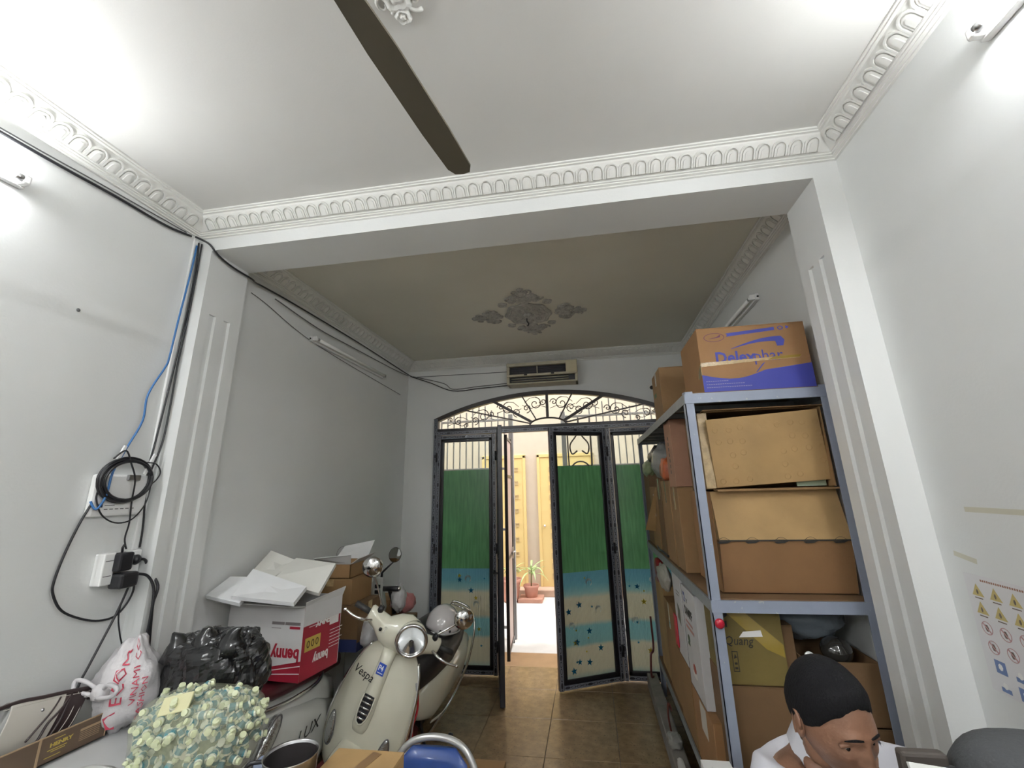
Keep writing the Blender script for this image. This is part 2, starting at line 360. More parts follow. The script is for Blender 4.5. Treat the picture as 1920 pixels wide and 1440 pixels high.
# ceiling roses
def rose(name, label, cx, cy, m, sx=1):
    t = thing(name, label, 'moulding', (cx, cy, ZC))
    def blob(b, x, y, r, h=.012, k=5, ph=0):       # a lobed plaster leaf hugging the ceiling
        ol = []
        for i in range(30):
            a = 2*pi*i/30; rr = r*(.78+.22*abs(cos(k*a/2+ph))); ol.append((x+rr*cos(a), y+rr*sin(a)))
        rings = []
        for f, z in ((1, 0), (.93, h*.6), (.7, h), (.45, h*.75), (.2, h*1.1)): rings.append([Vector((cx+x+(p[0]-x)*f, cy+y+(p[1]-y)*f, ZC-z)) for p in ol])
        b.loft(rings)
    def curl(b, x, y, r, a0, turns=1.2, rr=.008, fl=1):
        pts = []
        for i in range(22):
            u = i/21; a = a0+fl*2*pi*turns*u; q = r*(1-.85*u); pts.append((cx+x+q*cos(a), cy+y+q*sin(a), ZC-.006))
        b.tube(pts, [rr*(1-.5*i/21) for i in range(22)], 6)
    b = MB()
    rings = []
    for r_, z in ((.20, 0), (.205, .010), (.192, .018), (.178, .012), (.168, .018), (.155, .010)):
        rings.append([Vector((cx+r_*(1+.05*cos(8*a))*cos(a)*1.0, cy+r_*(1+.05*cos(8*a))*sin(a)*1.15, ZC-z)) for a in [2*pi*k/48 for k in range(48)]])
    b.loft(rings); b.build('rose_ring', m, t)
    b = MB()
    for k in range(8):
        a = pi/4*k; blob(b, .115*cos(a), .13*sin(a), .04, .016, 4, k); curl(b, .07*cos(a+.4), .08*sin(a+.4), .032, a, 1.1, .006, 1 if k % 2 else -1)
    blob(b, 0, 0, .05, .03, 6); b.build('rose_centre', m, t)
    for dx, dy, ang in ((0, 1, 0), (0, -1, 0), (1, 0, 0), (-1, 0, 0)):
        b = MB(); px, py = (-dy, dx)
        for u, v, r_ in ((.30, 0, .075), (.36, .07, .05), (.36, -.07, .05), (.43, 0, .055), (.49, 0, .03), (.30, .10, .04), (.30, -.10, .04)):
            blob(b, dx*u+px*v, dy*u+py*v, r_, .018, 5, u*9)
        for s in (1, -1): curl(b, dx*.33+px*.12*s, dy*.33+py*.12*s, .045, 0, 1.3, .008, s); curl(b, dx*.45+px*.05*s, dy*.45+py*.05*s, .035, 1, 1.2, .007, -s)
        b.build('leaf_scroll', m, t)
    for sx_, sy_ in ((1, 1), (1, -1), (-1, 1), (-1, -1)):
        b = MB(); blob(b, .19*sx_, .235*sy_, .045, .014, 4, 1); b.build('rosette', m, t)
    return t
rose('ceiling_rose', 'grey dusty plaster ceiling rose of leaf scrolls on the back room ceiling', -.44, 3.49, plasterd_m)
b = MB(); b.tube(spline([(-.455, 3.52, ZC), (-.46, 3.53, ZC-.05), (-.445, 3.54, ZC-.075), (-.455, 3.53, ZC-.10)], 4), .006, 6); o = b.build('hanging_wire_stub', black_m)
setp(o, 'short black wire stub hanging from the middle of the dusty ceiling rose', 'wire')
rose('ceiling_rose', 'white plaster ceiling rose above the ceiling fan, one leaf tip in view', -.50, .47, plaster_m)
# ================================================================== door frame, transom, four leaves
chain_m = chain_mat()
green_film = film_mat('green_window_film', (.10, .26, .13), (.10, .29, .15))
sky_bands = [(.0, (.16, .36, .48)), (.06, (.25, .48, .58)), (.14, (.56, .58, .52)), (.33, (.60, .60, .52)), (.36, (.24, .48, .56)), (.50, (.22, .48, .58)), (.54, (.58, .57, .48)), (.74, (.58, .58, .50)), (.78, (.28, .50, .56)), (.86, (.14, .38, .52)), (.95, (.12, .34, .50))]
pat_film = film_mat('blue_cloud_window_film', (.3, .4, .4), (.3, .4, .4), ribs=26, bands=sky_bands)
starb = film_mat('blue_star_print', (.02, .22, .42), (.01, .16, .34)); stary = film_mat('yellow_star_print', (.6, .52, .10), (.5, .42, .06)); moonw = film_mat('white_moon_print', (.6, .65, .65), (.6, .65, .65))
def member(name, p0, p1, w, d, m, parent):   # a straight profile p0->p1, width w, depth d; the mesh runs along object z so the printed film follows it
    p0 = Vector(p0); p1 = Vector(p1); Lh = (p1-p0).length/2
    b = MB(); b.bbox((-w/2, -d/2, -Lh), (w/2, d/2, Lh), .003)
    me = b.build(name, m); z = (p1-p0).normalized(); y = Vector((0, 1, 0)); x = y.cross(z)
    M = Matrix((x, y, z)).transposed().to_4x4(); M.translation = (p0+p1)/2
    me.parent = parent; me.matrix_local = M; return me
fr = thing('door_1', 'black aluminium frame of the arched folding doorway with sunburst fanlight', 'door frame', (OX0, YD, 0), local=True)
fr['kind'] = 'structure'
def P(x, z, y=0): return (x-OX0, y, z)
ZT0, ZT1 = 2.36, 2.43
JX0, JX1 = -1.715, .885
member('jamb', P(JX0+.02, 0, .02), P(JX0+.02, ZSP, .02), .045, .07, chain_m, fr); member('jamb', P(JX1-.02, 0, .02), P(JX1-.02, ZSP, .02), .045, .07, chain_m, fr)
member('transom_rail', P(JX0+.04, ZT0+.022, .02), P(JX1-.04, ZT0+.022, .02), .044, .07, chain_m, fr)
member('transom_rail', P(JX0+.04, ZT1-.012, .015), P(JX1-.04, ZT1-.012, .015), .03, .06, blackf_m, fr)
b = MB(); rings = []
for i in range(NA+1):
    x = OX0+.004+(OX1-OX0-.008)*i/NA; z = archz(x); dx = (x-OXM)/RA; nv = Vector((dx, 0, sqrt(1-dx*dx)))
    pt = Vector(P(x, z)); rings.append([pt-nv*.004+Vector((0, -.01, 0)), pt-nv*.05+Vector((0, -.01, 0)), pt-nv*.05+Vector((0, .05, 0)), pt-nv*.004+Vector((0, .05, 0))])
b.loft(rings); b.build('arched_head', brownf_m, fr)
b = MB(); ol = [P(x, archz(x)-.02, .022) for x in [JX0+(JX1-JX0)*i/NA for i in range(NA+1)]]
vs = [Vector(p) for p in ol]+[Vector((p[0], p[1], ZT1-.01)) for p in ol]; b.add(vs, [(i, i+1, NA+2+i, NA+1+i) for i in range(NA)]); b.build('fanlight_glass', glass_m, fr)
HX, HZ = -.41, ZT1
b = MB(); b.tube([P(HX+.20*cos(a), HZ+.075*sin(a), 0) for a in [pi*i/16 for i in range(17)]], .009, 6); b.build('hub_arch', brownf_m, fr)
for i, (x, thick) in enumerate(((-1.39, 0), (-1.04, 1), (-.70, 0), (-.41, 1), (-.12, 0), (.22, 1), (.67, 0))):
    z = archz(x)-.03; a = math.atan2(z-HZ, x-HX); h0 = (HX+.20*cos(a), HZ+.075*sin(a)+.004)
    d = Vector((x-h0[0], 0, z-h0[1])).normalized(); nn = Vector((d.z, 0, -d.x)); w = .015 if thick else .007
    a0 = Vector(P(*h0)); a1 = Vector(P(x, z)); b = MB()
    b.loft([[a0+nn*w+Vector((0, -.012, 0)), a0-nn*w+Vector((0, -.012, 0)), a0-nn*w+Vector((0, .012, 0)), a0+nn*w+Vector((0, .012, 0))], [a1+nn*w+Vector((0, -.012, 0)), a1-nn*w+Vector((0, -.012, 0)), a1-nn*w+Vector((0, .012, 0)), a1+nn*w+Vector((0, .012, 0))]])
    b.build('sunburst_bar', brownf_m, fr)
iron_m = mat('wrought_iron', (.05, .035, .03), .5)
def scroll(b, x, z, r, a0, fl, turns=1.3, y=.05):
    pts = []
    for i in range(26):
        u = i/25; a = a0+fl*2*pi*turns*u; q = r*(1-.88*u); pts.append(P(x+q*cos(a), z+q*sin(a), y))
    b.tube(pts, .0055, 5)
for (x, z, s) in ((-1.45, 2.52, 1), (-1.15, 2.57, -1), (-.86, 2.64, 1), (-.55, 2.68, -1), (-.25, 2.67, 1), (.03, 2.64, -1), (.34, 2.57, 1), (.66, 2.52, -1)):
    b = MB(); r = min(.075, (archz(x)-.07-ZT1)*.3)
    scroll(b, x, z, r, pi/2, s); scroll(b, x+.10*s, z-.05, r*.7, -pi/2, -s); scroll(b, x-.09*s, z+.02, r*.55, pi, -s)
    b.tube([P(x-.13*s, z-.05, .05), P(x-.05*s, z-.02, .05), P(x+.05*s, z-.055, .05), P(x+.15*s, z-.01, .05)], .0035, 5)
    b.tube([P(x, z+r, .05), P(x+.06*s, z+r*.9, .05), P(x+.12*s, z+r*.2, .05)], .0035, 5); b.build('iron_scroll', iron_m, fr)
LH = 2.345
def leaf(name, label, hinge, s, ang, handle=None, LW=.64, seed=1):
    rnd = random.Random(seed)
    t = thing(name, label, 'door', (hinge[0]-.021*sin(radians(ang)), hinge[1]-.021+.021*cos(radians(ang)), .012), (0, 0, radians(ang)), local=True)
    t['kind'] = 'structure'
    X = lambda u: s*u
    for u in (.021, LW-.021): member('stile', (X(u), 0, 0), (X(u), 0, LH), .042, .042, chain_m, t)
    for z in (.024, LH-.024): member('rail', (min(X(.045), X(LW-.045)), 0, z), (max(X(.045), X(LW-.045)), 0, z), .042, .042, chain_m, t)
    u0, u1, z0, z1 = .045, LW-.045, .045, LH-.045
    b = MB()
    for a, c in (((u0, z0), (u0+.035, z1)), ((u1-.035, z0), (u1, z1)), ((u0, z0), (u1, z0+.035)), ((u0, z1-.035), (u1, z1))):
        b.bbox((min(X(a[0]), X(c[0])), -.017, a[1]), (max(X(a[0]), X(c[0])), .017, c[1]), .006)
    b.build('glazing_bead', blackf_m, t)
    gx0, gx1 = sorted((X(u0+.03), X(u1-.03)))
    b = MB(); b.box((gx0, .001, z0+.03), (gx1, .005, z1-.03)); b.build('glass_pane', glass_m, t)
    zg = 1.955; zp = .955
    b = MB(); b.add([(gx0, -.0006, zp), (gx1, -.0006, zp), (gx1, -.0006, zg), (gx0, -.0006, zg)], [(0, 1, 2, 3)]); b.build('green_film', green_film, t)
    b = MB(); b.add([(gx0, -.0006, z0+.03), (gx1, -.0006, z0+.03), (gx1, -.0006, zp), (gx0, -.0006, zp)], [(0, 1, 2, 3)]); pf = b.build('cloud_film', pat_film, t)
    # printed stars and moons
    for mt, k, lst in ((starb, 'blue_stars', 10), (stary, 'yellow_stars', 5)):
        b = MB()
        for i in range(lst):
            x = gx0+(gx1-gx0)*rnd.uniform(.08, .92); z = rnd.uniform(.12, .90); r = rnd.choice((.012, .014, .032, .028) if mt is starb else (.030, .024, .012))
            b.prism(star(5, r, r*.42, pi/2+rnd.uniform(-.2, .2)), frame((x, -.0016, z), (1, 0, 0), (0, 0, 1)), .0003)
        b.build(k, mt, t)
    b = MB()
    for x, z in ((.72, .62), (.15, .50), (.55, .86)):
        x = gx0+(gx1-gx0)*x; o_ = arc(0, 0, .032, .032, -1.0, pi+.6, 14); i_ = arc(.006, -.012, .026, .026, pi+.6, -1.0, 14)
        b.prism(o_+i_, frame((x, -.0016, z), (1, 0, 0), (0, 0, 1)), .0003)
    b.build('white_moons', moonw, t)
    for z in (.25, 1.15, 2.1):
        b = MB(); b.cyl((0, -.028, z-.05), (0, -.028, z+.05), .009, 10); b.build('hinge', blackf_m, t)
    if handle:
        b = MB(); hx = X(LW-.024); b.bbox((hx-.015, -.030, .88), (hx+.015, -.020, 1.14), .004)
        b.tube([(hx, -.025, 1.02), (hx, -.065, 1.02), (hx-s*.02, -.07, 1.02), (hx-s*.12, -.068, 1.02)], .009, 8); b.build('lever_handle', blackf_m, t)
    return t
leaf('door_2', 'closed glazed door leaf at the far left, behind the tail of the cream scooter', (-1.672, YD), 1, 0, LW=.675, seed=2)
leaf('door_3', 'folding door leaf swung inward and seen edge-on, left of the bright gap', (-.992, YD), 1, -76.6, handle=True, LW=.63, seed=3)
leaf('door_4', 'half open glazed door leaf right of the bright gap with green film over starry film', (.205, YD), -1, 26, handle=False, LW=.645, seed=4)
leaf('door_5', 'glazed door leaf beside the shelving, partly hidden by its far post', (.205, YD), 1, 0, LW=.635, seed=5)
# ================================================================== the alley outside
conc_m = mat('bright_concrete', (.62, .60, .57), .8, var=.12, vscale=3, bump=.1)
creamw_m = mat('cream_house_wall', (.52, .445, .36), .8, var=.03)
cream2_m = mat('pale_inner_reveal', (.62, .56, .48), .8)
yel_m = mat('yellow_metal_door', (.66, .50, .22), .45)
yel2_m = mat('tan_louvre_panel', (.50, .38, .20), .5)
pink_m = mat('pink_terracotta', (.50, .24, .18), .7, var=.1)
b = MB(); b.box((XL-6, YW+.2, -.12), (XR+6, 8.3, -.006)); o = b.build('alley_ground', conc_m); o['kind'] = 'structure'
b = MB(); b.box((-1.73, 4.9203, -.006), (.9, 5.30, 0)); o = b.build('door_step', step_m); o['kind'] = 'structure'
b = MB(); b.box((-6, 8.10, -.1), (5, 8.3, 6.5)); o = b.build('neighbour_wall', creamw_m); o['kind'] = 'structure'
b = MB(); b.bbox((-6, 7.80, -.006), (5, 8.10, .10), .01); o = b.build('pavement_curb', mat('pinkish_curb', (.45, .30, .22), .7, var=.1)); o['kind'] = 'structure'
for dx in (-6.2, 5.0): b = MB(); b.box((dx, 4.9, -.1), (dx+.2, 8.3, 5)); o = b.build('alley_end_wall', creamw_m); o['kind'] = 'structure'
b = MB(); b.box((XL-4, 4.84, -.1), (OX0-.0, 4.92, 6.5)); b.box((OX1, 4.84, -.1), (XR+3.9, 4.92, 6.5)); b.box((OX0, 4.84, ZC+.0), (OX1, 4.92, 6.5)); o = b.build('house_front', creamw_m); o['kind'] = 'structure'
def ydoor(x0, x1, sq, label):
    t = thing('yellow_door', label, 'door', ((x0+x1)/2, 8.09, .1), local=False)
    b = MB(); b.bbox((x0-.05, 8.05, .1), (x0, 8.11, 2.36), .005); b.bbox((x1, 8.05, .1), (x1+.05, 8.11, 2.36), .005); b.bbox((x0-.05, 8.05, 2.31), (x1+.05, 8.11, 2.37), .005); b.build('door_casing', yel_m, t)
    b = MB(); b.bbox((x0, 8.065, .1), (x1, 8.10, 2.31), .004); b.build('door_panel', yel_m, t)
    k = 0
    for i in range(12 if not sq else 8):
        if sq: z = .35+i*.245; a, c, w, h = x1-.16, x1-.09, 0, .07
        else: z = .22+i*.165; a, c, h = x0+.16, x0+.40, .095
        b = MB(); b.ringprism([(a, z), (c, z), (c, z+h), (a, z+h)], [(a+.012, z+.012), (c-.012, z+.012), (c-.012, z+h-.012), (a+.012, z+h-.012)], frame((0, 8.065, 0), (1, 0, 0), (0, 0, 1)), .012)
        fr_ = b.build('vent_frame', yel2_m, t); b = MB(); b.box((a+.012, 8.062, z+.012), (c-.012, 8.066, z+h-.012)); b.build('vent_pane', yel2_m, fr_)
    b = MB(); b.cyl((x0+.06, 8.06, 1.1), (x0+.06, 8.02, 1.1), .02, 10); b.build('door_knob', chrome_m, t)
ydoor(-1.95, -1.22, True, 'pale yellow metal door with a column of small square vents, left across the alley')
ydoor(-.90, .05, False, 'pale yellow metal door with a column of wide vents, right across the alley')
# outer folding gate leaf beside the opening
g = thing('outer_gate_leaf', 'pale pink metal outer gate leaf folded open beside the left of the doorway', 'gate', (-.95, 4.97, 0), (0, 0, radians(95)), local=True)
pinkp = mat('pale_pink_sheet', (.55, .42, .38), .5)
b = MB(); b.box((.04, -.008, .1), (.54, .008, 2.32)); b.build('sheet_panel', pinkp, g)
for u in (.02, .56): member('gate_stile', (u, 0, .02), (u, 0, 2.38), .035, .035, brownf_m, g)
for z in (.09, 1.0, 1.9, 2.34): b = MB(); b.bbox((.035, -.018, z-.015), (.545, .018, z+.015), .003); b.build('gate_rail', brownf_m, g)
b = MB(); b.bbox((.44, -.03, .95), (.50, -.018, 1.08), .004); b.cyl((.47, -.03, 1.02), (.47, -.06, 1.02), .012, 8); b.build('gate_lock', chrome_m, g)
# white barred fence beyond the doors
barm = mat('grey_painted_bars', (.30, .30, .31), .5)
def fence(x0, x1, label, orn=None):
    t = thing('barred_gate', label, 'gate', ((x0+x1)/2, 5.75, 0))
    for x in (x0, x1): b = MB(); b.bbox((x-.03, 5.72, 0), (x+.03, 5.78, 2.75), .004); b.build('gate_post', barm, t)
    for z in (.12, 1.25, 2.02, 2.68): b = MB(); b.bbox((x0, 5.735, z-.015), (x1, 5.765, z+.015), .003); b.build('gate_rail', barm, t)
    nb = int((x1-x0)/.085)
    for i in range(1, nb):
        x = x0+(x1-x0)*i/nb
        if orn and abs(x-orn) < .15: b = MB(); b.box((x-.008, 5.742, .1), (x+.008, 5.758, 1.7)); b.build('gate_bar', barm, t); continue
        b = MB(); b.box((x-.008, 5.742, .1), (x+.008, 5.758, 2.85+.06*sin(i*1.1))); b.build('gate_bar', barm, t)
    if orn:
        b = MB(); X0 = orn
        for s in (-1, 1):
            b.tube(spline([(X0, 5.73, 2.66), (X0+s*.02, 5.73, 2.45), (X0+s*.12, 5.73, 2.30), (X0+s*.10, 5.73, 2.18), (X0+s*.03, 5.73, 2.22)], 5), .010, 6)
            b.tube(spline([(X0+s*.15, 5.73, 2.66), (X0+s*.15, 5.73, 2.2), (X0+s*.14, 5.73, 1.75)], 3), .010, 6)
        b.tube([(X0+.13*cos(a), 5.73, 1.95+.13*sin(a)) for a in [2*pi*i/20 for i in range(21)]], .010, 6)
        for s in (-1, 1): b.tube([(X0+s*.05+.05*(1-i/16)*cos(i*.5*s), 5.73, 1.95+.05*(1-i/16)*sin(i*.5)) for i in range(17)], .008, 5)
        b.build('iron_lyre_ornament', iron_m, t)
fence(-2.1, -1.02, 'grey barred gate section outside the left door leaf'); fence(-.30, .95, 'grey barred gate section with an iron lyre ornament outside the right door leaves', orn=-.10)
b = MB(); b.bbox((-2.5, 5.6, 0), (-2.15, 5.9, 3.0), .02); o = b.build('gate_pillar', mat('grey_blue_render', (.35, .38, .40), .8)); o['kind'] = 'structure'
# plants in pots at the far side of the alley
leafm = mat('pale_green_leaf', (.35, .48, .20), .45, var=.25, vscale=20)
def blade(b, base, az, L_, w, droop, up_=.7, n=7):
    pts = []; d = Vector((cos(az), sin(az), 0)); sd = Vector((-sin(az), cos(az), 0))
    l = []; r = []
    for i in range(n+1):
        u = i/n; p = Vector(base)+d*(L_*u*(1-.15*u))+Vector((0, 0, L_*(up_*u-droop*u*u))); ww = w*sin(pi*min(.98, .12+.88*u))**.8
        l.append(p+sd*ww); r.append(p-sd*ww+Vector((0, 0, 0)))
        pts.append(p-Vector((0, 0, .25*ww)))
    vs = l+pts+r; k = n+1; fs = []
    for i in range(n): fs += [(i, i+1, k+i+1, k+i), (k+i, k+i+1, 2*k+i+1, 2*k+i)]
    b.add(vs, fs)
def potted(x, y, label, r, h, plant, seed):
    rnd = random.Random(seed)
    t = thing('potted_plant', label, 'plant', (x, y, -.006))
    b = MB(); b.smooth = True; b.lathe([(r*.65, 0), (r*.72, .02), (r*.98, h*.85), (r*1.08, h*.86), (r*1.08, h), (r*.95, h), (r*.9, h*.8), (.01, h*.8)], 20, Matrix.Translation((x, y, -.006))); b.build('pot', pink_m, t)
    b = MB(); b.cyl((x, y, h*.7), (x+.01, y, h+plant*.5), .012, 8, .008); b.build('stem', mat('plant_stem', (.25, .22, .1), .7), t)
    for i in range(14):
        b = MB(); a = 2*pi*i/14*2.4+rnd.uniform(-.3, .3); blade(b, (x+.01, y, h+plant*.5*(.5+.5*i/14)), a, rnd.uniform(.22, .36), .018, rnd.uniform(.3, 1.0), rnd.uniform(.5, 1.1)); b.build('leaf', leafm, t)
b = MB(); b.bbox((-1.25, 7.40, -.006), (-.86, 7.72, .055), .008); o = b.build('brick_slab', mat('pink_brick_slab', (.50, .27, .20), .8, var=.15)); setp(o, 'low pink brick slab under the potted plant across the alley', 'slab')
potted(-1.05, 7.56, 'leafy potted plant with drooping strap leaves in a pale pot on a brick slab', .12, .24, .5, 1)
potted(-1.38, 7.50, 'pink terracotta pot left of the leafy plant, partly hidden by the gate leaf', .17, .34, .2, 2)
# ================================================================== lamps, fan, air conditioner, cables
def tube_lamp(label, side, yc, z, lit, group=None):
    """batten fluorescent lamp on a side wall: body, two end holders, tube; 1.2 m long along y"""
    xw = XL if side == 'L' else XR; s = 1 if side == 'L' else -1
    t = thing('tube_lamp', label, 'lamp', (xw, yc, z), group=group)
    q = lambda d: xw+s*d
    def bx(b, d0, d1, y0, y1, z0, z1, r=.003): b.bbox((min(q(d0), q(d1)), y0, z0), (max(q(d0), q(d1)), y1, z1), r)
    b = MB(); bx(b, .001, .028, yc-.61, yc+.61, z-.022, z+.022, .005); b.build('lamp_body', white_m, t)
    for e in (-1, 1):
        b = MB(); ye = yc+e*.605; bx(b, .026, .062, min(ye, ye-e*.022), max(ye, ye-e*.022), z-.018, z+.018, .005)
        if not lit: b2 = MB(); b2.cyl((q(.014), ye+e*.004, z), (q(.014), ye+e*.007, z), .007, 10); b2.build('wire_hole', black_m, t)
        b.build('tube_holder', white_m, t)
    b = MB(); b.smooth = True; b.cyl((q(.052), yc-.585, z), (q(.052), yc+.585, z), .013, 14); b.build('fluorescent_tube', (tuber_m if yc < -1 else tube_m) if lit else tubeoff_m, t)
    for e in (-1, 1): b = MB(); b.cyl((q(.052), yc+e*.583, z), (q(.052), yc+e*.560, z), .0136, 14); b.build('tube_cap', steel_m, t)
tube_lamp('lit fluorescent tube lamp high on the left wall, cut off by the left picture edge', 'L', .46, 2.93, True)
tube_lamp('lit fluorescent tube lamp high on the right wall, cut off by the top right corner', 'R', .50, 2.96, True)
tube_lamp('unlit fluorescent batten on the left wall of the back room', 'L', 3.44, 2.925, False)
tube_lamp('unlit fluorescent batten on the right wall above the tall carton', 'R', 3.42, 2.95, False)
tube_lamp('added unseen fluorescent fill tube on the left wall behind the photographer', 'L', -2.0, 2.93, True)  # this and the next lamp are added, unseen, to even out the light
tube_lamp('added unseen fluorescent fill tube on the right wall behind the photographer', 'R', -2.0, 2.96, True)
# ceiling fan, at rest
fan_m = mat('dark_brown_fan_blade', (.10, .086, .060), .6)
f = thing('ceiling_fan', 'dark brown ceiling fan with one long blade reaching in from the top edge', 'fan', (-.46, .40, ZC))
b = MB(); b.smooth = True; b.cyl((-.46, .40, ZC), (-.46, .40, 2.86), .012, 12); b.lathe([(.01, ZC-.10), (.06, ZC-.09), (.07, ZC-.035), (.065, ZC-.034)], 20, Matrix.Translation((-.46, .40, 0))); b.build('down_rod', white_m, f)
b = MB(); b.smooth = True; b.lathe([(.02, 2.88), (.08, 2.86), (.12, 2.81), (.125, 2.76), (.10, 2.71), (.04, 2.69), (.01, 2.688)], 28, Matrix.Translation((-.46, .40, 0))); b.build('motor_housing', white_m, f)
for k in range(3):
    a = radians(80.5+120*k); d = Vector((cos(a), sin(a), 0)); n_ = Vector((-sin(a), cos(a), 0)); M = frame((-.46, .40, 2.745), d, n_+Vector((0, 0, .12)))
    b = MB(); ol = [(.16, -.030), (.30, -.040), (.55, -.044), (.70, -.040), (.725, -.026), (.73, 0), (.725, .026), (.70, .040), (.55, .044), (.30, .040), (.16, .030)]
    b.prism(ol, M, .006); b.build('blade', fan_m, f)
    b = MB(); b.prism([(.08, -.02), (.24, -.03), (.26, 0), (.24, .03), (.08, .02)], M @ Matrix.Translation((0, 0, .006)), .004); b.build('blade_bracket', steel_m, f)
# air conditioner with its front grille missing
acw = mat('yellowed_white_plastic', (.50, .46, .34), .45, var=.12, vscale=10)
ac = thing('air_conditioner', 'yellowed wall air conditioner without its front cover above the arched doorway', 'air conditioner', (-.45, YW, 2.88))
x0, x1, y0, z0, z1 = -.84, -.05, 4.52, 2.875, 3.125
b = MB(); b.bbox((x0, y0+.03, z1-.03), (x1, YW, z1), .01); b.bbox((x0, y0, z1-.045), (x1, y0+.05, z1-.008), .008)
b.bbox((x0, y0+.01, z0), (x0+.03, YW, z1), .008); b.bbox((x1-.03, y0+.01, z0), (x1, YW, z1), .008)
b.bbox((x0, y0, z0+.085), (x1, y0+.04, z0+.112), .008); b.bbox((x0, y0+.03, z0), (x1, YW, z0+.02), .008); b.bbox((x0+.01, y0+.01, z0), (x1-.01, y0+.04, z0+.016), .006)
b.box((x0+.02, y0+.13, z0+.01), (x1-.02, YW, z1-.01)); b.build('housing', acw, ac)
b = MB(); b.bbox((x1-.125, y0-.004, z0+.10), (x1-.002, y0+.04, z1-.012), .008); b.build('control_cover', mat('cream_cover', (.56, .50, .33), .4), ac)
fin = mat('dark_coil_fins', (.03, .03, .035), .6)
b = MB(); b.box((x0+.03, y0+.06, z0+.112), (x1-.125, y0+.12, z1-.04)); b.build('coil_block', fin, ac)
b = MB()
for i in range(5): zz = z0+.125+i*.02; b.cyl((x0+.03, y0+.055, zz), (x1-.125, y0+.055, zz), .003, 6)
b.build('coil_pipes', mat('dull_copper', (.10, .09, .10), .4, metal=.7), ac)
b = MB(); b.box(((x0+x1)/2-.055, y0+.02, z0+.10), ((x0+x1)/2-.047, y0+.05, z1-.03)); b.build('grille_post', acw, ac)
b = MB(); b.box((x0+.03, y0+.06, z0+.018), (x1-.03, y0+.125, z0+.088)); b.build('air_duct', fin, ac)
for zz in (z0+.035, z0+.062): b = MB(); b.bbox((x0+.05, y0+.02, zz), (x1-.10, y0+.055, zz+.005), .001); b.build('louvre', acw, ac)
for xx in (x0+.20, x0+.50): b = MB(); b.bbox((xx, y0-.006, z0+.092), (xx+.035, y0+.004, z0+.108), .002); b.build('clip', black_m, ac)
b = MB(); b.cyl((.745, YW, 2.79), (.745, YW-.004, 2.79), .022, 16); o = b.build('wall_hole', black_m); setp(o, 'small round black pipe hole high on the far wall beside the cartons', 'hole')
# cables
def cable(name, pts, r, m, label, cat='cable', n=6, group=None):
    b = MB(); b.tube(spline(pts, 5), r, n); o = b.build(name, m); setp(o, label, cat, group); return o
greyc = mat('grey_cable', (.12, .12, .12), .5); bluec = mat('blue_cable', (.03, .14, .36), .4); whitec = mat('white_cable', (.6, .6, .6), .5)
x = XL+.012
cable('electric_cable', [(x, -.8, 3.02), (x, .3, 3.055), (x, .968, 3.081), (x, 1.168, 3.09), (x, 1.374, 3.104), (x, 1.605, 3.112), (x, 1.75, 3.14)], .0065, black_m, 'black cable sagging below the left cornice')
cable('electric_cable', [(x, -.8, 3.05), (x, .8, 3.09), (x, 1.3, 3.118), (x, 1.72, 3.144)], .003, greyc, 'thin grey cable close under the left cornice moulding')
cable('electric_cable', [(XL+.02, 1.765, 3.145), (-2.04, 1.795, 3.135), (-1.990, 1.795, 3.10), (-1.978, 1.85, 3.06), (-1.978, 1.954, 3.045), (-1.985, 2.10, 3.05), (-2.03, 2.18, 3.07), (-2.06, 2.3, 3.095), (-2.065, 2.631, 3.11), (-2.065, 3.569, 3.12), (-2.06, 4.60, 3.105), (-2.03, 4.69, 3.09)], .006, black_m, 'thick black cable running over the beam end and along the back room left cornice')
cable('electric_cable', [(-2.06, 2.4, 3.06), (-2.065, 2.91, 3.031), (-2.065, 3.39, 3.042), (-2.065, 4.209, 3.066), (-2.06, 4.65, 3.09)], .0045, greyc, 'grey cable drooping above the unlit batten on the left wall')
cable('electric_cable', [(-2.03, 4.69, 3.085), (-1.80, 4.70, 3.0), (-1.518, 4.70, 2.885), (-1.2, 4.70, 2.895), (-.86, 4.70, 2.91)], .005, black_m, 'black cable sagging across the far wall to the air conditioner')
cable('electric_cable', [(-2.02, 4.69, 3.09), (-1.638, 4.70, 2.984), (-1.515, 4.70, 2.905), (-1.2, 4.70, 2.92), (-.85, 4.70, 2.935)], .004, greyc, 'thinner grey cable just above the black cable on the far wall')
cable('electric_cable', [(-1.974, 4.71, 3.085), (-1.4, 4.71, 3.08), (-.853, 4.71, 3.075)], .003, greyc, 'faint straight grey cable under the far cornice left of the air conditioner')
cable('electric_cable', [(XL+.008, 2.211, 3.02), (XL+.008, 2.35, 3.002), (XL+.008, 2.955, 2.90), (XL+.008, 4.5, 2.83)], .0025, greyc, 'thin grey wire below the unlit batten on the left wall')
for i, (lab, yz) in enumerate((('black cable hanging beside the white trunking on the left wall', [(1.79, 3.12), (1.802, 2.921), (1.80, 2.667), (1.79, 2.43), (1.78, 2.204), (1.77, 2.016), (1.762, 1.864), (1.79, 1.645), (1.795, 1.538)]), ('second black cable close beside the pilaster on the left wall', [(1.803, 3.12), (1.806, 2.928), (1.806, 2.674), (1.80, 2.407), (1.803, 2.207), (1.80, 2.018), (1.77, 1.876)]))):
    cable('electric_cable', [(XL+.024+.006*i, a, c) for a, c in yz], .0042, black_m, lab)
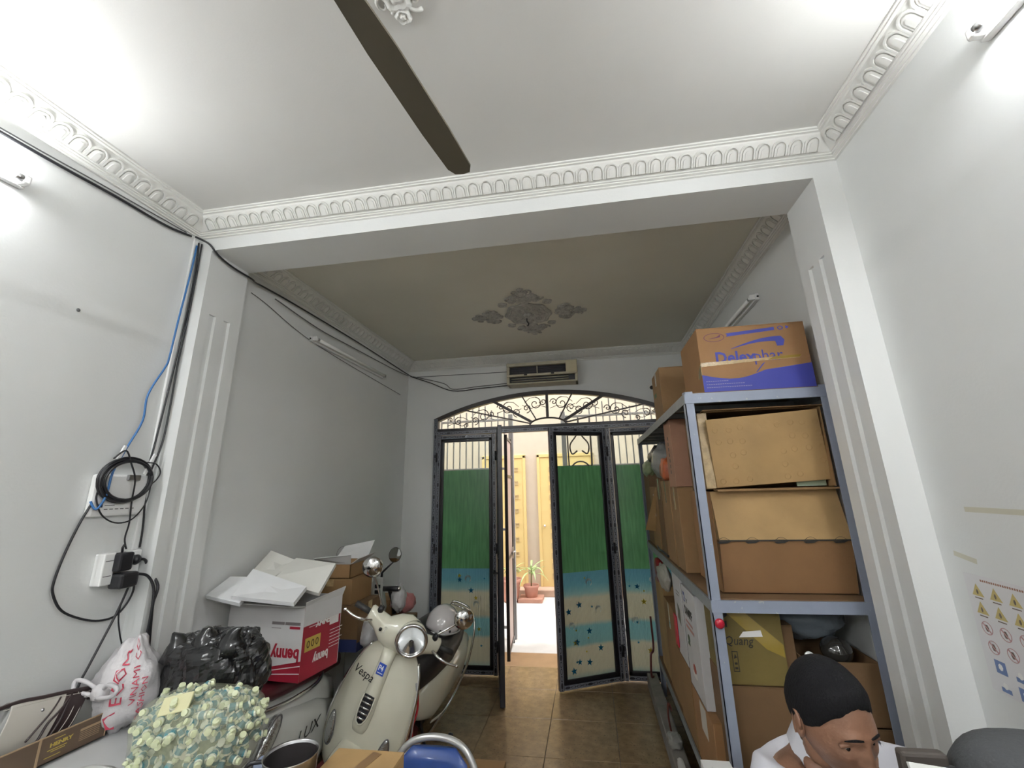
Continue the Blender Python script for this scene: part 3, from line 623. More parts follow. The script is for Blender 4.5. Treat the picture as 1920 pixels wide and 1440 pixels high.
cable('network_cable', [(XL+.02, 1.785, 3.1), (XL+.025, 1.776, 2.933), (XL+.03, 1.757, 2.645), (XL+.035, 1.745, 2.44), (XL+.035, 1.735, 2.384), (XL+.035, 1.680, 2.234), (XL+.035, 1.680, 2.106), (XL+.035, 1.634, 1.972), (XL+.05, 1.589, 1.869), (XL+.055, 1.579, 1.769), (XL+.045, 1.560, 1.716), (XL+.03, 1.543, 1.749)], .0045, bluec, 'wavy blue network cable hanging down the left wall to the router')
b = MB(); b.bbox((XL, 1.775, 1.53), (XL+.012, 1.80, 3.15), .003); o = b.build('cable_trunking', white_m); setp(o, 'vertical white plastic cable trunking between the socket plate and the left cornice', 'trunking')
# router, coil
ro = thing('wifi_router', 'white router with two raised antennas behind the black cable coil', 'router', (XL, 1.66, 1.69))
b = MB(); b.bbox((XL+.002, 1.545, 1.685), (XL+.032, 1.775, 1.86), .010); b.build('router_body', white_m, ro)
b = MB(); b.bbox((XL+.031, 1.575, 1.722), (XL+.033, 1.592, 1.735), .0005); b.build('dark_badge', mat('navy_print', (.02, .03, .10), .5), ro)
b = MB()
for i in range(6): b.box((XL+.0315, 1.60+i*.022, 1.712), (XL+.0328, 1.614+i*.022, 1.716))
b.box((XL+.0315, 1.60, 1.728), (XL+.0328, 1.64, 1.731)); b.build('status_print', greyc, ro)
for p0, p1, lab in (((1.585, 1.87), (1.622, 1.985), None), ((1.730, 1.86), (1.764, 1.958), None)):
    b = MB(); d = Vector((0, p1[0]-p0[0], p1[1]-p0[1])); M = frame((XL+.045, p0[0], p0[1]), d, (0, -d.z, d.y)); b.bbox((0, -.007, -.005), (d.length, .007, .005), .003, M); b.build('antenna', white_m, ro)
b = MB(); b.bbox((XL+.032, 1.665, 1.835), (XL+.045, 1.72, 1.86), .003); b.build('plug_block', steel_m, ro)
co = []
rnd = random.Random(3)
b = MB()
for k in range(9):
    pts = []
    cy, cz, r = 1.655+rnd.uniform(-.006, .006), 1.838+rnd.uniform(-.006, .004), .094+rnd.uniform(-.012, .010)
    for i in range(41):
        a = 2*pi*i/40; pts.append((XL+.042+rnd.uniform(.0, .002)+.004*k*.5, cy+(r+.006)*cos(a+.3)*1.12, cz+r*sin(a+.3)))
    b.tube(pts, .0055, 6)
o = b.build('cable_coil', black_m); setp(o, 'thick coil of black cable hung on the router', 'cable')
cable('electric_cable', [(XL+.05, 1.58, 1.925), (XL+.055, 1.62, 1.963), (XL+.06, 1.651, 1.906), (XL+.06, 1.682, 1.837), (XL+.045, 1.699, 1.744), (XL+.04, 1.712, 1.652), (XL+.03, 1.715, 1.585), (XL+.035, 1.727, 1.54)], .0035, black_m, 'thin black power wire dropping from the router to the socket adapter')
cable('electric_cable', [(XL+.03, 1.549, 1.738), (XL+.025, 1.524, 1.656), (XL+.02, 1.502, 1.549), (XL+.02, 1.489, 1.455), (XL+.02, 1.496, 1.407), (XL+.02, 1.538, 1.341), (XL+.02, 1.613, 1.293), (XL+.02, 1.687, 1.266), (XL+.02, 1.75, 1.267), (XL+.02, 1.79, 1.305), (XL+.03, 1.80, 1.36), (XL+.03, 1.79, 1.41)], .0045, black_m, 'black cable making the wide low loop left of the socket plate')
cable('electric_cable', [(XL+.045, 1.555, 1.80), (XL+.04, 1.555, 1.76), (XL+.045, 1.585, 1.694), (XL+.045, 1.645, 1.657), (XL+.045, 1.711, 1.663), (XL+.045, 1.758, 1.719), (XL+.04, 1.776, 1.79), (XL+.04, 1.766, 1.863)], .0032, black_m, 'thin black wire drooping below the router')
cable('electric_cable', [(XL+.05, 1.721, 1.917), (XL+.05, 1.772, 1.912), (XL+.05, 1.801, 1.876), (XL+.05, 1.788, 1.838), (XL+.05, 1.756, 1.809)], .003, black_m, 'small black wire loop sticking out right of the coil')
# sockets
so = thing('socket_plate', 'white double socket plate low on the left wall below the trunking', 'socket', (XL, 1.74, 1.46))
b = MB(); b.bbox((XL, 1.685, 1.41), (XL+.028, 1.808, 1.53), .005); b.build('plate', white_m, so)
b = MB(); b.bbox((XL+.027, 1.70, 1.47), (XL+.031, 1.795, 1.475), .001); b.build('plate_ridge', white_m, so)
sw = thing('white_power_box', 'white power box fixed on the left wall beside the socket plate', 'box', (XL, 1.655, 1.46))
b = MB(); b.bbox((XL, 1.632, 1.405), (XL+.05, 1.680, 1.532), .005); b.build('box_body', white_m, sw)
b = MB(); b.box((XL+.0495, 1.640, 1.50), (XL+.0505, 1.672, 1.503)); b.box((XL+.0495, 1.640, 1.44), (XL+.0505, 1.672, 1.443)); b.build('box_seams', greyc, sw)
ad = thing('power_adapter', 'upper black power adapter plugged into the white socket plate', 'adapter', (XL, 1.705, 1.50))
b = MB(); b.bbox((XL+.028, 1.672, 1.455), (XL+.082, 1.732, 1.530), .008); b.build('adapter_body', black_m, ad)
b = MB(); b.tube([(XL+.05, 1.70, 1.53), (XL+.05, 1.698, 1.55), (XL+.052, 1.702, 1.562)], .005, 6); b.build('cord_strain_relief', black_m, ad)
ad = thing('power_adapter', 'lower, larger black power adapter hanging from the socket plate', 'adapter', (XL, 1.72, 1.43))
b = MB(); b.bbox((XL+.030, 1.678, 1.385), (XL+.098, 1.758, 1.448), .012); b.build('adapter_body', black_m, ad)
pl = thing('power_plug', 'round black plug in the right socket of the plate', 'plug', (XL, 1.77, 1.49))
b = MB(); b.smooth = True; b.lathe([(.008, 0), (.020, .003), (.022, .018), (.014, .032), (.004, .036)], 18, frame((XL+.028, 1.772, 1.49), (0, 1, 0), (0, 0, 1))); b.build('plug_body', black_m, pl)
cable('electric_cable', [(XL+.055, 1.772, 1.49), (XL+.06, 1.800, 1.485), (XL+.05, 1.835, 1.44), (XL+.11, 1.840, 1.37), (XL+.11, 1.832, 1.30), (XL+.11, 1.838, 1.227), (XL+.11, 1.85, 1.12), (XL+.11, 1.86, .98)], .0062, black_m, 'right of two thick black cords hanging from the plugs beside the pilaster')
cable('electric_cable', [(XL+.09, 1.75, 1.436), (XL+.10, 1.79, 1.42), (XL+.115, 1.815, 1.37), (XL+.12, 1.822, 1.296), (XL+.12, 1.822, 1.186), (XL+.12, 1.815, 1.12), (XL+.12, 1.81, .98)], .0062, black_m, 'left of two thick black cords hanging from the plugs beside the pilaster')
cable('electric_cable', [(XL+.04, 1.775, 1.41), (XL+.04, 1.755, 1.338), (XL+.05, 1.725, 1.273), (XL+.05, 1.70, 1.21), (XL+.05, 1.663, 1.117), (XL+.05, 1.64, 1.06), (XL+.06, 1.62, 1.0)], .0045, black_m, 'black cord slanting down left from the sockets to the striped bag')
cable('electric_cable', [(XL+.04, 1.775, 1.41), (XL+.045, 1.745, 1.322), (XL+.05, 1.742, 1.259), (XL+.05, 1.762, 1.192), (XL+.05, 1.785, 1.124), (XL+.05, 1.79, 1.0)], .003, black_m, 'thin black cord dropping behind the white carrier bag')
# safety poster on the right wall
paper_m = mat('white_poster_paper', (.66, .65, .66), .5)
po = thing('safety_poster', 'white safety poster of yellow, red and blue pictograms on the right wall', 'poster', (XR, 1.5, 1.3))
PO = Vector((XR-.002, 1.735, 1.455)); PU = Vector((0, -1, -.02)).normalized(); PV = Vector((0, .02, -1)).normalized()   # right, down
def pp(u, v): return PO+PU*u+PV*v
def pm(u, v): return frame(pp(u, v)+Vector((-.0008, 0, 0)), PU, -PV)
b = MB(); b.prism([(0, 0), (.62, 0), (.62, -.335), (0, -.335)], frame(PO, PU, -PV), .0012); b.build('paper_sheet', paper_m, po)
yk = mat('warning_yellow', (.50, .40, .16), .6); rk = mat('prohibition_red', (.46, .26, .26), .6); bk = mat('mandatory_blue', (.14, .20, .38), .6); kk = mat('faded_black_print', (.13, .10, .08), .6)
b1 = MB(); b2 = MB(); b3 = MB(); b4 = MB(); b5 = MB()
for i in range(9):
    for j in range(2):
        u = .04+i*.062; M = pm(u, .045+j*.052) @ Matrix.Translation((0, 0, .0008)); b1.prism([(-.021, -.018), (.021, -.018), (0, .018)], M, .0004); b2.ell((0, 0, 0), (.004, .008, .0003), 6, 4, M @ Matrix.Translation((0, -.006, .0006)))
        b2.box((-.014, -.026, 0), (.014, -.023, .0004), M)
        M = pm(u+.006*j, .155+j*.052) @ Matrix.Translation((0, 0, .0008)); b3.ringprism(arc(0, 0, .019, .019, 0, 2*pi*17/18, 17), arc(0, 0, .0168, .0168, 0, 2*pi*17/18, 17), M, .0004)
        b2.ell((0, 0, 0), (.007, .011, .0003), 6, 4, M @ Matrix.Translation((0, 0, .0003)))
        b3.prism([(-.013, .010), (-.010, .013), (.013, -.010), (.010, -.013)], M, .0006)
        M = pm(u+.012, .258+j*.050) @ Matrix.Translation((0, 0, .0008)); b4.box((-.018, -.019, 0), (.018, .017, .0004), M) if (i+j) % 3 != 1 else b4.box((-.016, -.018, 0), (.016, -.006, .0004), M)
        b5.ell((0, 0, 0), (.008, .010, .0003), 7, 4, M @ Matrix.Translation((0, 0, .0006)))
for bb_, nm_, mm_ in ((b1, 'warning_triangles', yk), (b3, 'prohibition_circles', rk), (b2, 'pictogram_figures', kk), (b4, 'blue_squares', bk), (b5, 'white_figures', white_ink)): setp(bb_.build(nm_, mm_, po), kind='stuff')
b = MB()
for i in range(22): b.box((.06+i*.0075, -.017, .001), (.065+i*.0075, -.011, .0015), frame(PO, PU, -PV))
b.build('title_lettering', mat('brown_print', (.30, .15, .10), .6), po)
oldt = mat('old_yellowed_tape', (.56, .54, .44), .35)
for a, c, lab in (((1.66, 1.655), (1.40, 1.655), 'long strip of yellowed tape on the right wall above the poster'), ((1.755, 1.51), (1.67, 1.495), 'short strip of yellowed tape at the top left corner of the poster')):
    b = MB(); d = Vector((0, c[0]-a[0], c[1]-a[1])); b.box((0, -.008, 0), (d.length, .008, .001), frame((XR-.0002, a[0], a[1]), d, (0, -d.z, d.y) if 1 else 0)); o = b.build('tape_strip', oldt); setp(o, lab, 'tape')
b = MB(); b.ell((XL+.001, 1.35, 2.53), (.003, .008, .008), 8, 6); o = b.build('wall_nail', greyc); setp(o, 'small grey nail in the left wall above the router', 'nail')
# ================================================================== shelving unit and cartons on the right
SX, SY0, SY1 = .50, 2.20, 4.40
sh = thing('shelving_unit', 'tall grey angle-iron shelving unit loaded with cartons along the right wall', 'shelving', (SX, SY0, 0))
SXR = 1.165
def angle(b, x, y, z0, z1, sx, sy, w=.042, t=.004):
    b.box((min(x, x+sx*w), min(y, y+sy*t), z0), (max(x, x+sx*w), max(y, y+sy*t), z1)); b.box((min(x, x+sx*t), min(y, y+sy*w), z0), (max(x, x+sx*t), max(y, y+sy*w), z1))
for x, y, sx, sy in ((SX, SY0, 1, 1), (SX, SY1, 1, -1), (SXR, SY0, -1, 1), (SXR, SY1, -1, -1)):
    b = MB(); angle(b, x, y, 0, 2.205, sx, sy); b.build('post', greymetal_m, sh)
LV = (.30, 1.25, 2.19)
for z in LV:
    for y, s in ((SY0, 1), (SY1, -1)):
        b = MB(); b.box((SX, min(y-s*.003, y+s*.001), z-.045), (SXR, max(y-s*.003, y+s*.001), z+.004)); b.box((SX, min(y, y+s*.035), z), (SXR, max(y, y+s*.035), z+.004)); b.build('end_beam', greymetal_m, sh)
    for x, s in ((SX, 1), (SXR, -1)):
        b = MB(); b.box((min(x-s*.003, x+s*.001), SY0, z-.045), (max(x-s*.003, x+s*.001), SY1, z+.004)); b.box((min(x, x+s*.035), SY0, z), (max(x, x+s*.035), SY1, z+.004)); b.build('side_beam', greymetal2_m, sh)
    for i in range(9):
        y = SY0+.10+i*.25; b = MB(); b.box((SX+.01, y-.015, z-.030), (SXR-.01, y+.015, z-.002)); b.build('cross_slat', greymetal2_m, sh)
b = MB(); b.smooth = True; b.ell((SX+.022, SY0-.012, 1.165), (.021, .012, .021), 14, 8); b.build('red_knob', mat('glossy_red_plastic', (.42, .01, .03), .15, coat=.5), sh)
# shelf boards under the loads
for z in (.304, 1.254, 2.194):
    b = MB(); b.box((SX+.005, SY0+.01, z), (SXR-.005, SY1-.01, z+.006)); b.build('shelf_board', cardd_m, sh)
def face_frame(face, c, s, th=0):
    """frame on a carton face: x to the right, y up, seen from outside; c = carton min corner, s = size"""
    x0, y0, z0 = c; x1, y1, z1 = c[0]+s[0], c[1]+s[1], c[2]+s[2]
    if face == 'front': return frame((x0, y0-.0004, z0), (1, 0, 0), (0, 0, 1))
    if face == 'left': return frame((x0-.0004, y1, z0), (0, -1, 0), (0, 0, 1))
    if face == 'right': return frame((x1+.0004, y0, z0), (0, 1, 0), (0, 0, 1))
    return frame((x0, y0, z1+.0004), (1, 0, 0), (0, 1, 0))
def rect(b, M, x0, y0, x1, y1, t=.0006): b.box((x0, y0, 0), (x1, y1, t), M)
def carton(label, c, s, m=card_m, tape='front', open_top=False, name='carton', group=None, seam=True, M=None, inner=None, tm=None):
    t = thing(name, label, 'box', (c[0]+s[0]/2, c[1]+s[1]/2, c[2]), group=group)
    x0, y0, z0 = c; x1, y1, z1 = c[0]+s[0], c[1]+s[1], c[2]+s[2]; k = .004
    b = MB()
    if open_top:
        b.box((x0, y0, z0), (x1, y1, z0+k)); b.box((x0, y0, z0), (x0+k, y1, z1)); b.box((x1-k, y0, z0), (x1, y1, z1)); b.box((x0, y0, z0), (x1, y0+k, z1)); b.box((x0, y1-k, z0), (x1, y1, z1))
    else:
        b.bbox((x0, y0, z0), (x1, y1, z1-k), .003)
    b.build('carton_body', m, t)
    if not open_top:        # two closing flaps with a gap between them
        ym = (y0+y1)/2; b = MB(); b.box((x0+.001, y0+.001, z1-k), (x1-.001, ym-.002, z1)); b.build('flap', m, t); b = MB(); b.box((x0+.001, ym+.002, z1-k), (x1-.001, y1-.001, z1)); b.build('flap', m, t)
    if tape:
        b = MB()
        for fc in (tape if isinstance(tape, (list, tuple)) else [tape]):
            F = face_frame(fc, c, s); w = s[0] if fc in ('front', 'top') else s[1]; h = s[2] if fc != 'top' else s[1]
            if fc == 'top': rect(b, F, 0, h/2-.025, w, h/2+.025)
            else: rect(b, F, w/2-.025, h*.72, w/2+.025, h)
        b.build('parcel_tape', tm or tape_m, t)
    return t
# -- top shelf
c, s = (.615, 2.255, 2.2), (.53, .40, .355)
t = carton('tall carton with blue lettering and blue wave at the near end of the top shelf', c, s, cardo_m, tape=None)
F = face_frame('front', c, s)
b = MB(); pts = [(0, .10)]+[(u/12*.53, .100-.028*sin(pi*min(1, u/7))+.055*max(0, (u/12-.35))**1.2) for u in range(0, 13)]+[(.53, 0), (0, 0)]; b.prism(pts[1:], F, .0006); b.build('blue_wave_print', blue_ink, t)
text('blue_lettering', 'Delex', F @ Matrix.Translation((.075, .158, 0)), .085, blue_ink, t, sx=.95, bold=.0022); text('blue_lettering', 'phar', F @ Matrix.Translation((.262, .158, 0)), .085, blue_ink, t, sx=.92)
b = MB(); up_ = [(.16+.25*i/14, .232+.052*sin(pi*.55*i/14)) for i in range(15)]; lo = [(.16+.22*i/14, .230+.030*sin(pi*.6*i/14)) for i in range(15)]
b.prism(up_+[(.425, .262), (.415, .232), (.385, .232)]+lo[::-1], F, .0006); b.prism([(.315, .15), (.27, .10), (.262, .098), (.30, .142)], F, .0006); b.build('blue_swoosh', blue_ink, t)
b = MB(); b.ringprism(arc(.085, .300, .052, .024, 0, 2*pi*23/24, 23), arc(.085, .300, .049, .0215, 0, 2*pi*23/24, 23), F, .0006); b.prism([(.055, .293), (.10, .303), (.118, .315), (.115, .300), (.09, .296)], F, .0006); b.build('oval_emblem', mat('purple_ink', (.12, .03, .09), .6), t)
b = MB(); b.prism([(.145, .300), (.385, .318), (.385, .335), (.145, .318), (.152, .309)], F, .0006)
b.ringprism(arc(.415, .328, .014, .011, 0, 2*pi*15/16, 15), arc(.415, .328, .009, .007, 0, 2*pi*15/16, 15), F, .0006); b.prism(star(3, .010, .006, 0)[:6], F @ Matrix.Translation((.447, .330, 0)), .0006); b.build('blue_banner_print', blue_ink, t)
b = MB()
for k_, (yy, L_) in enumerate(((.062, .11), (.046, .19), (.030, .22))):
    for q in range(int(L_/.011)): rect(b, F @ Matrix.Translation((0, 0, .0006)), .015+q*.011, yy, .023+q*.011, yy+.003)
b.build('small_white_print', mat('pale_print', (.35, .33, .45), .6), t)
b = MB(); b.prism([(0, .142), (.15, .150), (.30, .158), (.48, .162), (.49, .176), (.42, .178), (.30, .172), (.14, .168), (.0, .165)], F @ Matrix.Translation((0, 0, .0007)), .0006); b.build('parcel_tape', tape_m, t)
b = MB(); b.prism([(.33, .160), (.48, .166), (.49, .178), (.36, .176)], F @ Matrix.Translation((0, 0, .0014)), .0006); F2 = face_frame('left', c, s); b.prism([(.33, .09), (.40, .10), (.40, .16), (.345, .13)], F2, .0008); b.build('yellow_tape_patch', tapey_m, t)
c, s = (.53, 2.98, 2.2), (.42, .34, .35)
t = carton('smaller taped carton on the top shelf behind the tall printed carton', c, s, card_m, tape=['front', 'left'])
b = MB(); rect(b, face_frame('front', c, s), .17, .17, .25, .21); rect(b, face_frame('left', c, s), .06, .18, .14, .21); b.build('green_label', mat('green_print', (.03, .10, .03), .6), t)
# -- upper bay, near face
c, s = (.585, 2.31, 1.262), (.575, .42, .455)
t = carton('wide closed carton with a row of slots on its front seam, under the dented carton', c, s, cardo_m, tape=None)
F = face_frame('front', c, s)
b = MB(); b.prism([(0, 0), (.052, 0), (0, .222)], frame((c[0]+.003, c[1], c[2]+.234), (0, -1, 0), (0, 0, 1)), -(s[0]-.006)); b.build('upper_front_flap', cardl_m, t)
b = MB(); b.prism([(0, .228), (.048, .228), (.012, .0), (0, .0)], frame((c[0]+.003, c[1], c[2]+.004), (0, -1, 0), (0, 0, 1)), -(s[0]-.006)); b.build('lower_front_flap', mat('mid_brown_cardboard', (.225, .118, .048), .75, var=.1, vscale=5, bump=.12, bscale=40), t); F = F @ Matrix.Translation((0, 0, .052))  # lower flap's darker brown stands in for the shade of its downward tilt
b = MB(); rect(b, F, 0, .230, s[0], .236, .0008)
for q in range(5):
    xx = .02+.125*q; b.prism([(xx-.03, .228), (xx+.035, .231), (xx+.015, .222), (xx-.02, .220)], F @ Matrix.Translation((0, 0, .0003)), .001)
    b.tube([(F @ Vector((xx-.025+.05*i/8, .236+.012*sin(pi*i/8), .0066))) for i in range(9)], .0009, 4)
b.build('hand_slots', black_ink, t)
c, s = (.60, 2.30, 1.722), (.55, .42, .395)
t = thing('open_carton', 'open carton lying on its side with a dented inner flap, just under the top shelf', 'box', (.87, 2.5, 1.722))
x0, y0, z0 = c; x1, y1, z1 = c[0]+s[0], c[1]+s[1], c[2]+s[2]
b = MB(); k = .006
b.box((x0, y0, z0), (x1, y1, z0+k)); b.box((x0, y0, z1-k), (x1, y1, z1)); b.box((x0, y0, z0), (x0+k, y1, z1)); b.box((x1-k, y0, z0), (x1, y1, z1)); b.box((x0, y1-k, z0), (x1, y1, z1)); b.build('carton_body', card_m, t)
b = MB(); M = frame((x0+.018, y0-.006, z0+.012), (1, -.02, .055), (0, -.10, 1)); W_, H_ = s[0]-.03, .335
b.bbox((0, 0, 0), (W_, H_, .005), .002, M); b.build('front_flap', cardl_m, t)
b = MB(); rnd = random.Random(4)
for i in range(9):
    for j in range(5):
        if (2 < i < 5) or rnd.random() < .2: continue
        uu, vv = .04+i*.058+rnd.uniform(-.006, .006), .03+j*.062+rnd.uniform(-.006, .006); rr = .013
        b.tube([(M @ Vector((uu+rr*cos(a), vv+rr*sin(a), .005))) for a in [2*pi*q/10 for q in range(11)]], .0012, 4)
setp(b.build('pressed_rings', cardl_m, t), kind='stuff')
b = MB(); b.bbox((x0-.004, y0-.03, z1-.002), (x1+.03, y0+.02, z1+.004), .001); b.build('top_flap', card_m, t)
b = MB(); b.bbox((x0+.01, y0-.04, z0-.004), (x1+.02, y0+.01, z0+.004), .001); b.build('bottom_flap', card_m, t)
b = MB(); b.bbox((x1-.02, y0-.05, z0+.01), (x1-.014, y0+.01, z1-.01), .001, ); b.build('side_flap', card_m, t)
b = MB(); b.bbox((x0-.03, y0-.012, z0+.01), (x0+.016, y0-.002, z1-.01), .002); b.build('taped_edge', tape_m, t)
b = MB(); b.box((x1-.16, y0+.004, z0+.012), (x1-.03, y0+.012, z0+.07)); b.build('green_package_inside', mat('green_white_pack', (.30, .36, .25), .5), t)
# -- upper bay seen through the open side (x = SX plane), front to back
c, s = (.52, 2.78, 1.742), (.40, .22, .41); t = carton('narrow upright reddish carton printed with small characters behind the near post', c, s, card('reddish_cardboard', (.34, .18, .11)), tape=None)
b = MB()
for q in range(7): rect(b, face_frame('left', c, s), .10, .08+q*.035, .118, .102+q*.035)
b.build('column_of_print', black_ink, t)
carton('plain tan carton under the narrow reddish carton in the upper bay', (.52, 2.78, 1.262), (.40, .23, .478), card_m, tape='left')
carton('tall plain carton in the upper bay, left of the reddish carton', (.515, 3.02, 1.262), (.40, .32, .52), card_m, tape='left')
t = carton('long taped carton in the upper bay with a shiny tape strip', (.515, 3.37, 1.262), (.42, .20, .54), cardd_m, tape=['left'])
t = carton('carton with a raised flap and white label near the far post', (.515, 3.62, 1.262), (.42, .36, .48), card_m, tape=None)
b = MB(); rect(b, face_frame('left', (.515, 3.62, 1.262), (.42, .36, .48)), .20, .25, .24, .42); b.build('white_label', white_ink, t)
b = MB(); M = frame((.512, 3.60, 1.74), (-.10, .30, -.42), (1, 0, 0)); b.bbox((0, 0, 0), (.42, .30, .005), .002, M); b.build('raised_flap', cardl_m, t)
carton('dark carton at the far end of the upper bay beside the far post', (.52, 4.00, 1.262), (.42, .34, .60), cardd_m, tape=None)
def crumple(name, label, c, r, m, cat='bag', amp=.25, seed=0, n=28, mm=18, extra=None, sq=1.0, freq=2.2):
    t = thing(name, label, cat, (c[0], c[1], c[2]-r[2]))
    b = MB(); b.smooth = True
    def fn(p):
        q = Vector((math.copysign(abs(p.x)**sq, p.x), math.copysign(abs(p.y)**sq, p.y), math.copysign(abs(p.z)**sq, p.z)))
        d = noise.noise(p*freq+Vector((seed, seed*2, 0)))*amp+abs(noise.noise(p*freq*2.3+Vector((seed, 3, 1))))*amp*.6
        return q*(1+d)
    b.ell(c, r, n, mm, fn=fn); b.build('bag_film' if cat == 'bag' else 'body', m, t); return t
silver_bag = bag_mat('silver_plastic_bag', (.30, .30, .29), .92, .25)
crumple('plastic_bag', 'shiny silver-grey plastic bag wedged on top of the cartons in the upper bay', (.60, 3.55, 1.93), (.10, .20, .13), silver_bag, seed=3)
crumple('plastic_bag', 'dark grey crumpled bag behind the silver bag under the top shelf', (.66, 3.95, 1.98), (.12, .30, .12), mat('dark_grey_plastic', (.05, .05, .05), .4), seed=5)
crumple('plastic_bag', 'small greenish clear bag at the far post above the cartons', (.54, 4.08, 1.90), (.05, .15, .07), bag_mat('greenish_bag', (.30, .36, .20), .9), seed=8)
crumple('snack_packet', 'orange and white packet squeezed beside the silver bag', (.56, 3.22, 1.86), (.05, .09, .08), mat('orange_packet', (.50, .12, .04), .4, var=.6, vscale=14), cat='packet', seed=2, sq=.7)
cable('electric_cable', [(.51, 3.3, 1.275), (.50, 3.5, 1.285), (.505, 3.7, 1.27), (.52, 3.85, 1.28)], .008, black_m, 'short black cord lying on the middle shelf edge')
# -- lower bay, cardboard darkened to stand in for the shelf's shade
c, s = (.545, 2.27, .905), (.255, .30, .315)
t = carton('carton wrapped in yellow tape with hand-written marks under the middle shelf', c, s, cardy_m, tape=None)
F = face_frame('front', c, s); b = MB(); b.prism([(.0, .31), (.08, .31), (.25, .16), (.25, .11), (.18, .14)], F, .0006); b.build('yellow_tape_band', tapey_m, t)
b = MB(); b.prism([(.07, .185), (.17, .190), (.165, .215), (.09, .208)], F @ Matrix.Translation((0, 0, .0007)), .0006); b.build('white_sticker', white_ink, t)
text('marker_writing', 'Quang', F @ Matrix.Translation((.005, .155, .0002)), .05, black_ink, t, sx=.9, shear=.2)
b = MB(); b.ringprism([(.03, .05), (.055, .05), (.055, .13), (.03, .13)], [(.033, .053), (.052, .053), (.052, .127), (.033, .127)], F, .0006); b.prism([(.036, .10), (.050, .105), (.043, .12)], F, .0006); b.box((.037, .06, 0), (.049, .068, .0006), F); b.box((.037, .078, 0), (.049, .086, .0006), F)
b.prism([(.012, .26), (.03, .27), (.035, .29), (.018, .285)], F, .0006); b.prism([(.018, .225), (.026, .225), (.026, .25), (.018, .25)], F, .0006); b.build('handling_symbols', black_ink, t)
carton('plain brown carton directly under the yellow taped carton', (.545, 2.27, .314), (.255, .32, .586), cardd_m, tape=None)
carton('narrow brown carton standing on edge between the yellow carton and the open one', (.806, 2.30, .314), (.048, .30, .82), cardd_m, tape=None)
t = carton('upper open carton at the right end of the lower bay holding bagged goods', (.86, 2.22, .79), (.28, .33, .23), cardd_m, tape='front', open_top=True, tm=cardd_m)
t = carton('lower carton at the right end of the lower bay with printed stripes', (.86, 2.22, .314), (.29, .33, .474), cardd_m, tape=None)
F = face_frame('front', (.86, 2.22, .314), (.29, .33, .45)); b = MB(); rect(b, F, .10, .24, .11, .40); rect(b, F, .10, .24, .16, .25); rect(b, F, .02, .33, .20, .333); rect(b, F, .12, .28, .14, .38); b.build('dark_print', black_ink, t)
clear_bag = bag_mat('clear_bluish_bag', (.22, .26, .30), .75, .15)
crumple('plastic_bag', 'clear bag of bluish goods pushed under the middle shelf at the right', (.97, 2.50, 1.13), (.165, .16, .095), clear_bag, seed=11, amp=.2)
crumple('cloth_bundle', 'dark blue bundle inside the clear bag', (.95, 2.52, 1.13), (.11, .12, .07), mat('dark_blue_cloth', (.03, .05, .09), .7, var=.3), cat='bundle', seed=12)
b = MB(); b.smooth = True; b.ell((1.03, 2.33, 1.03), (.062, .062, .055), 20, 12); o = b.build('dark_dome', mat('smoky_glossy_plastic', (.03, .028, .025), .08, coat=1)); setp(o, 'glossy dark dome peeking out of the open carton', 'lid')
d = thing('white_disc', 'small white disc stuck on the corner of the open carton', 'disc', (.862, 2.215, 1.04))
b = MB(); b.smooth = True; b.lathe([(.001, 0), (.020, 0), (.024, .004), (.020, .008), (.001, .009)], 20, frame((.872, 2.214, 1.035), (1, 0, -.35), (.35, .45, .9))); b.build('disc_body', white_m, d)
# cartons of the lower bay seen through the open side
t = carton('white appliance carton with a blue emblem and food pictures beside the near post', (.505, 2.60, .66), (.30, .34, .52), mat('white_carton', (.56, .56, .57), .5, var=.05), tape=None)
c, s = (.505, 2.60, .66), (.30, .34, .52); F = face_frame('left', c, s)
text('black_lettering', 'DAMPF', F @ Matrix.Translation((.045, .37, 0)), .062, black_ink, t, sx=.95, bold=.002)
b = MB(); rect(b, F, .04, .435, .085, .485); b.build('blue_emblem', mat('emblem_blue', (.03, .07, .30), .4), t); text('white_letter', 't', F @ Matrix.Translation((.053, .442, .0006)), .05, white_ink, t, bold=.002)
text('grey_lettering', 'TY', F @ Matrix.Translation((.11, .44, 0)), .03, greyc, t)
b = MB(); rect(b, F, .05, .33, .22, .342); rect(b, F, .05, .30, .24, .315); b.build('pink_text_lines', mat('pink_print', (.45, .22, .20), .6), t)
b = MB(); b.ell((0, 0, 0), (.03, .022, .0008), 10, 5, F @ Matrix.Translation((.08, .245, 0))); b.box((.05, .21, 0), (.10, .225, .0006), F); b.build('picture_of_vegetables', mat('dark_green_print', (.05, .09, .04), .6), t)
b = MB(); b.ell((0, 0, 0), (.055, .020, .0008), 14, 5, F @ Matrix.Translation((.15, .09, 0))); b.build('picture_plate', white_ink, t)
b = MB(); b.ell((0, 0, 0), (.036, .028, .0012), 9, 5, F @ Matrix.Translation((.15, .115, 0))); b.build('picture_of_red_food', mat('food_red', (.33, .04, .02), .5), t)
b = MB(); rect(b, F, 0, 0, .34, .004, .0008); rect(b, F, 0, 0, .004, .52, .0008); b.build('dark_carton_edge', black_ink, t)
t = carton('second white printed carton behind the appliance carton, deeper along the shelf', (.505, 2.97, .72), (.30, .26, .50), mat('white_carton', (.56, .56, .57)), tape=None)
F = face_frame('left', (.505, 2.97, .72), (.30, .26, .5)); b = MB(); b.prism([(.08, .22), (.16, .19), (.17, .28), (.10, .31)], F, .0006); rect(b, F, .10, .38, .2, .385); rect(b, F, .10, .36, .18, .365); b.build('grey_picture', mat('olive_print', (.16, .17, .13), .6), t)
t = carton('plain tall carton with a pasted white sheet below the appliance carton', (.505, 2.50, .314), (.33, .44, .342), cardo_m, tape=None)
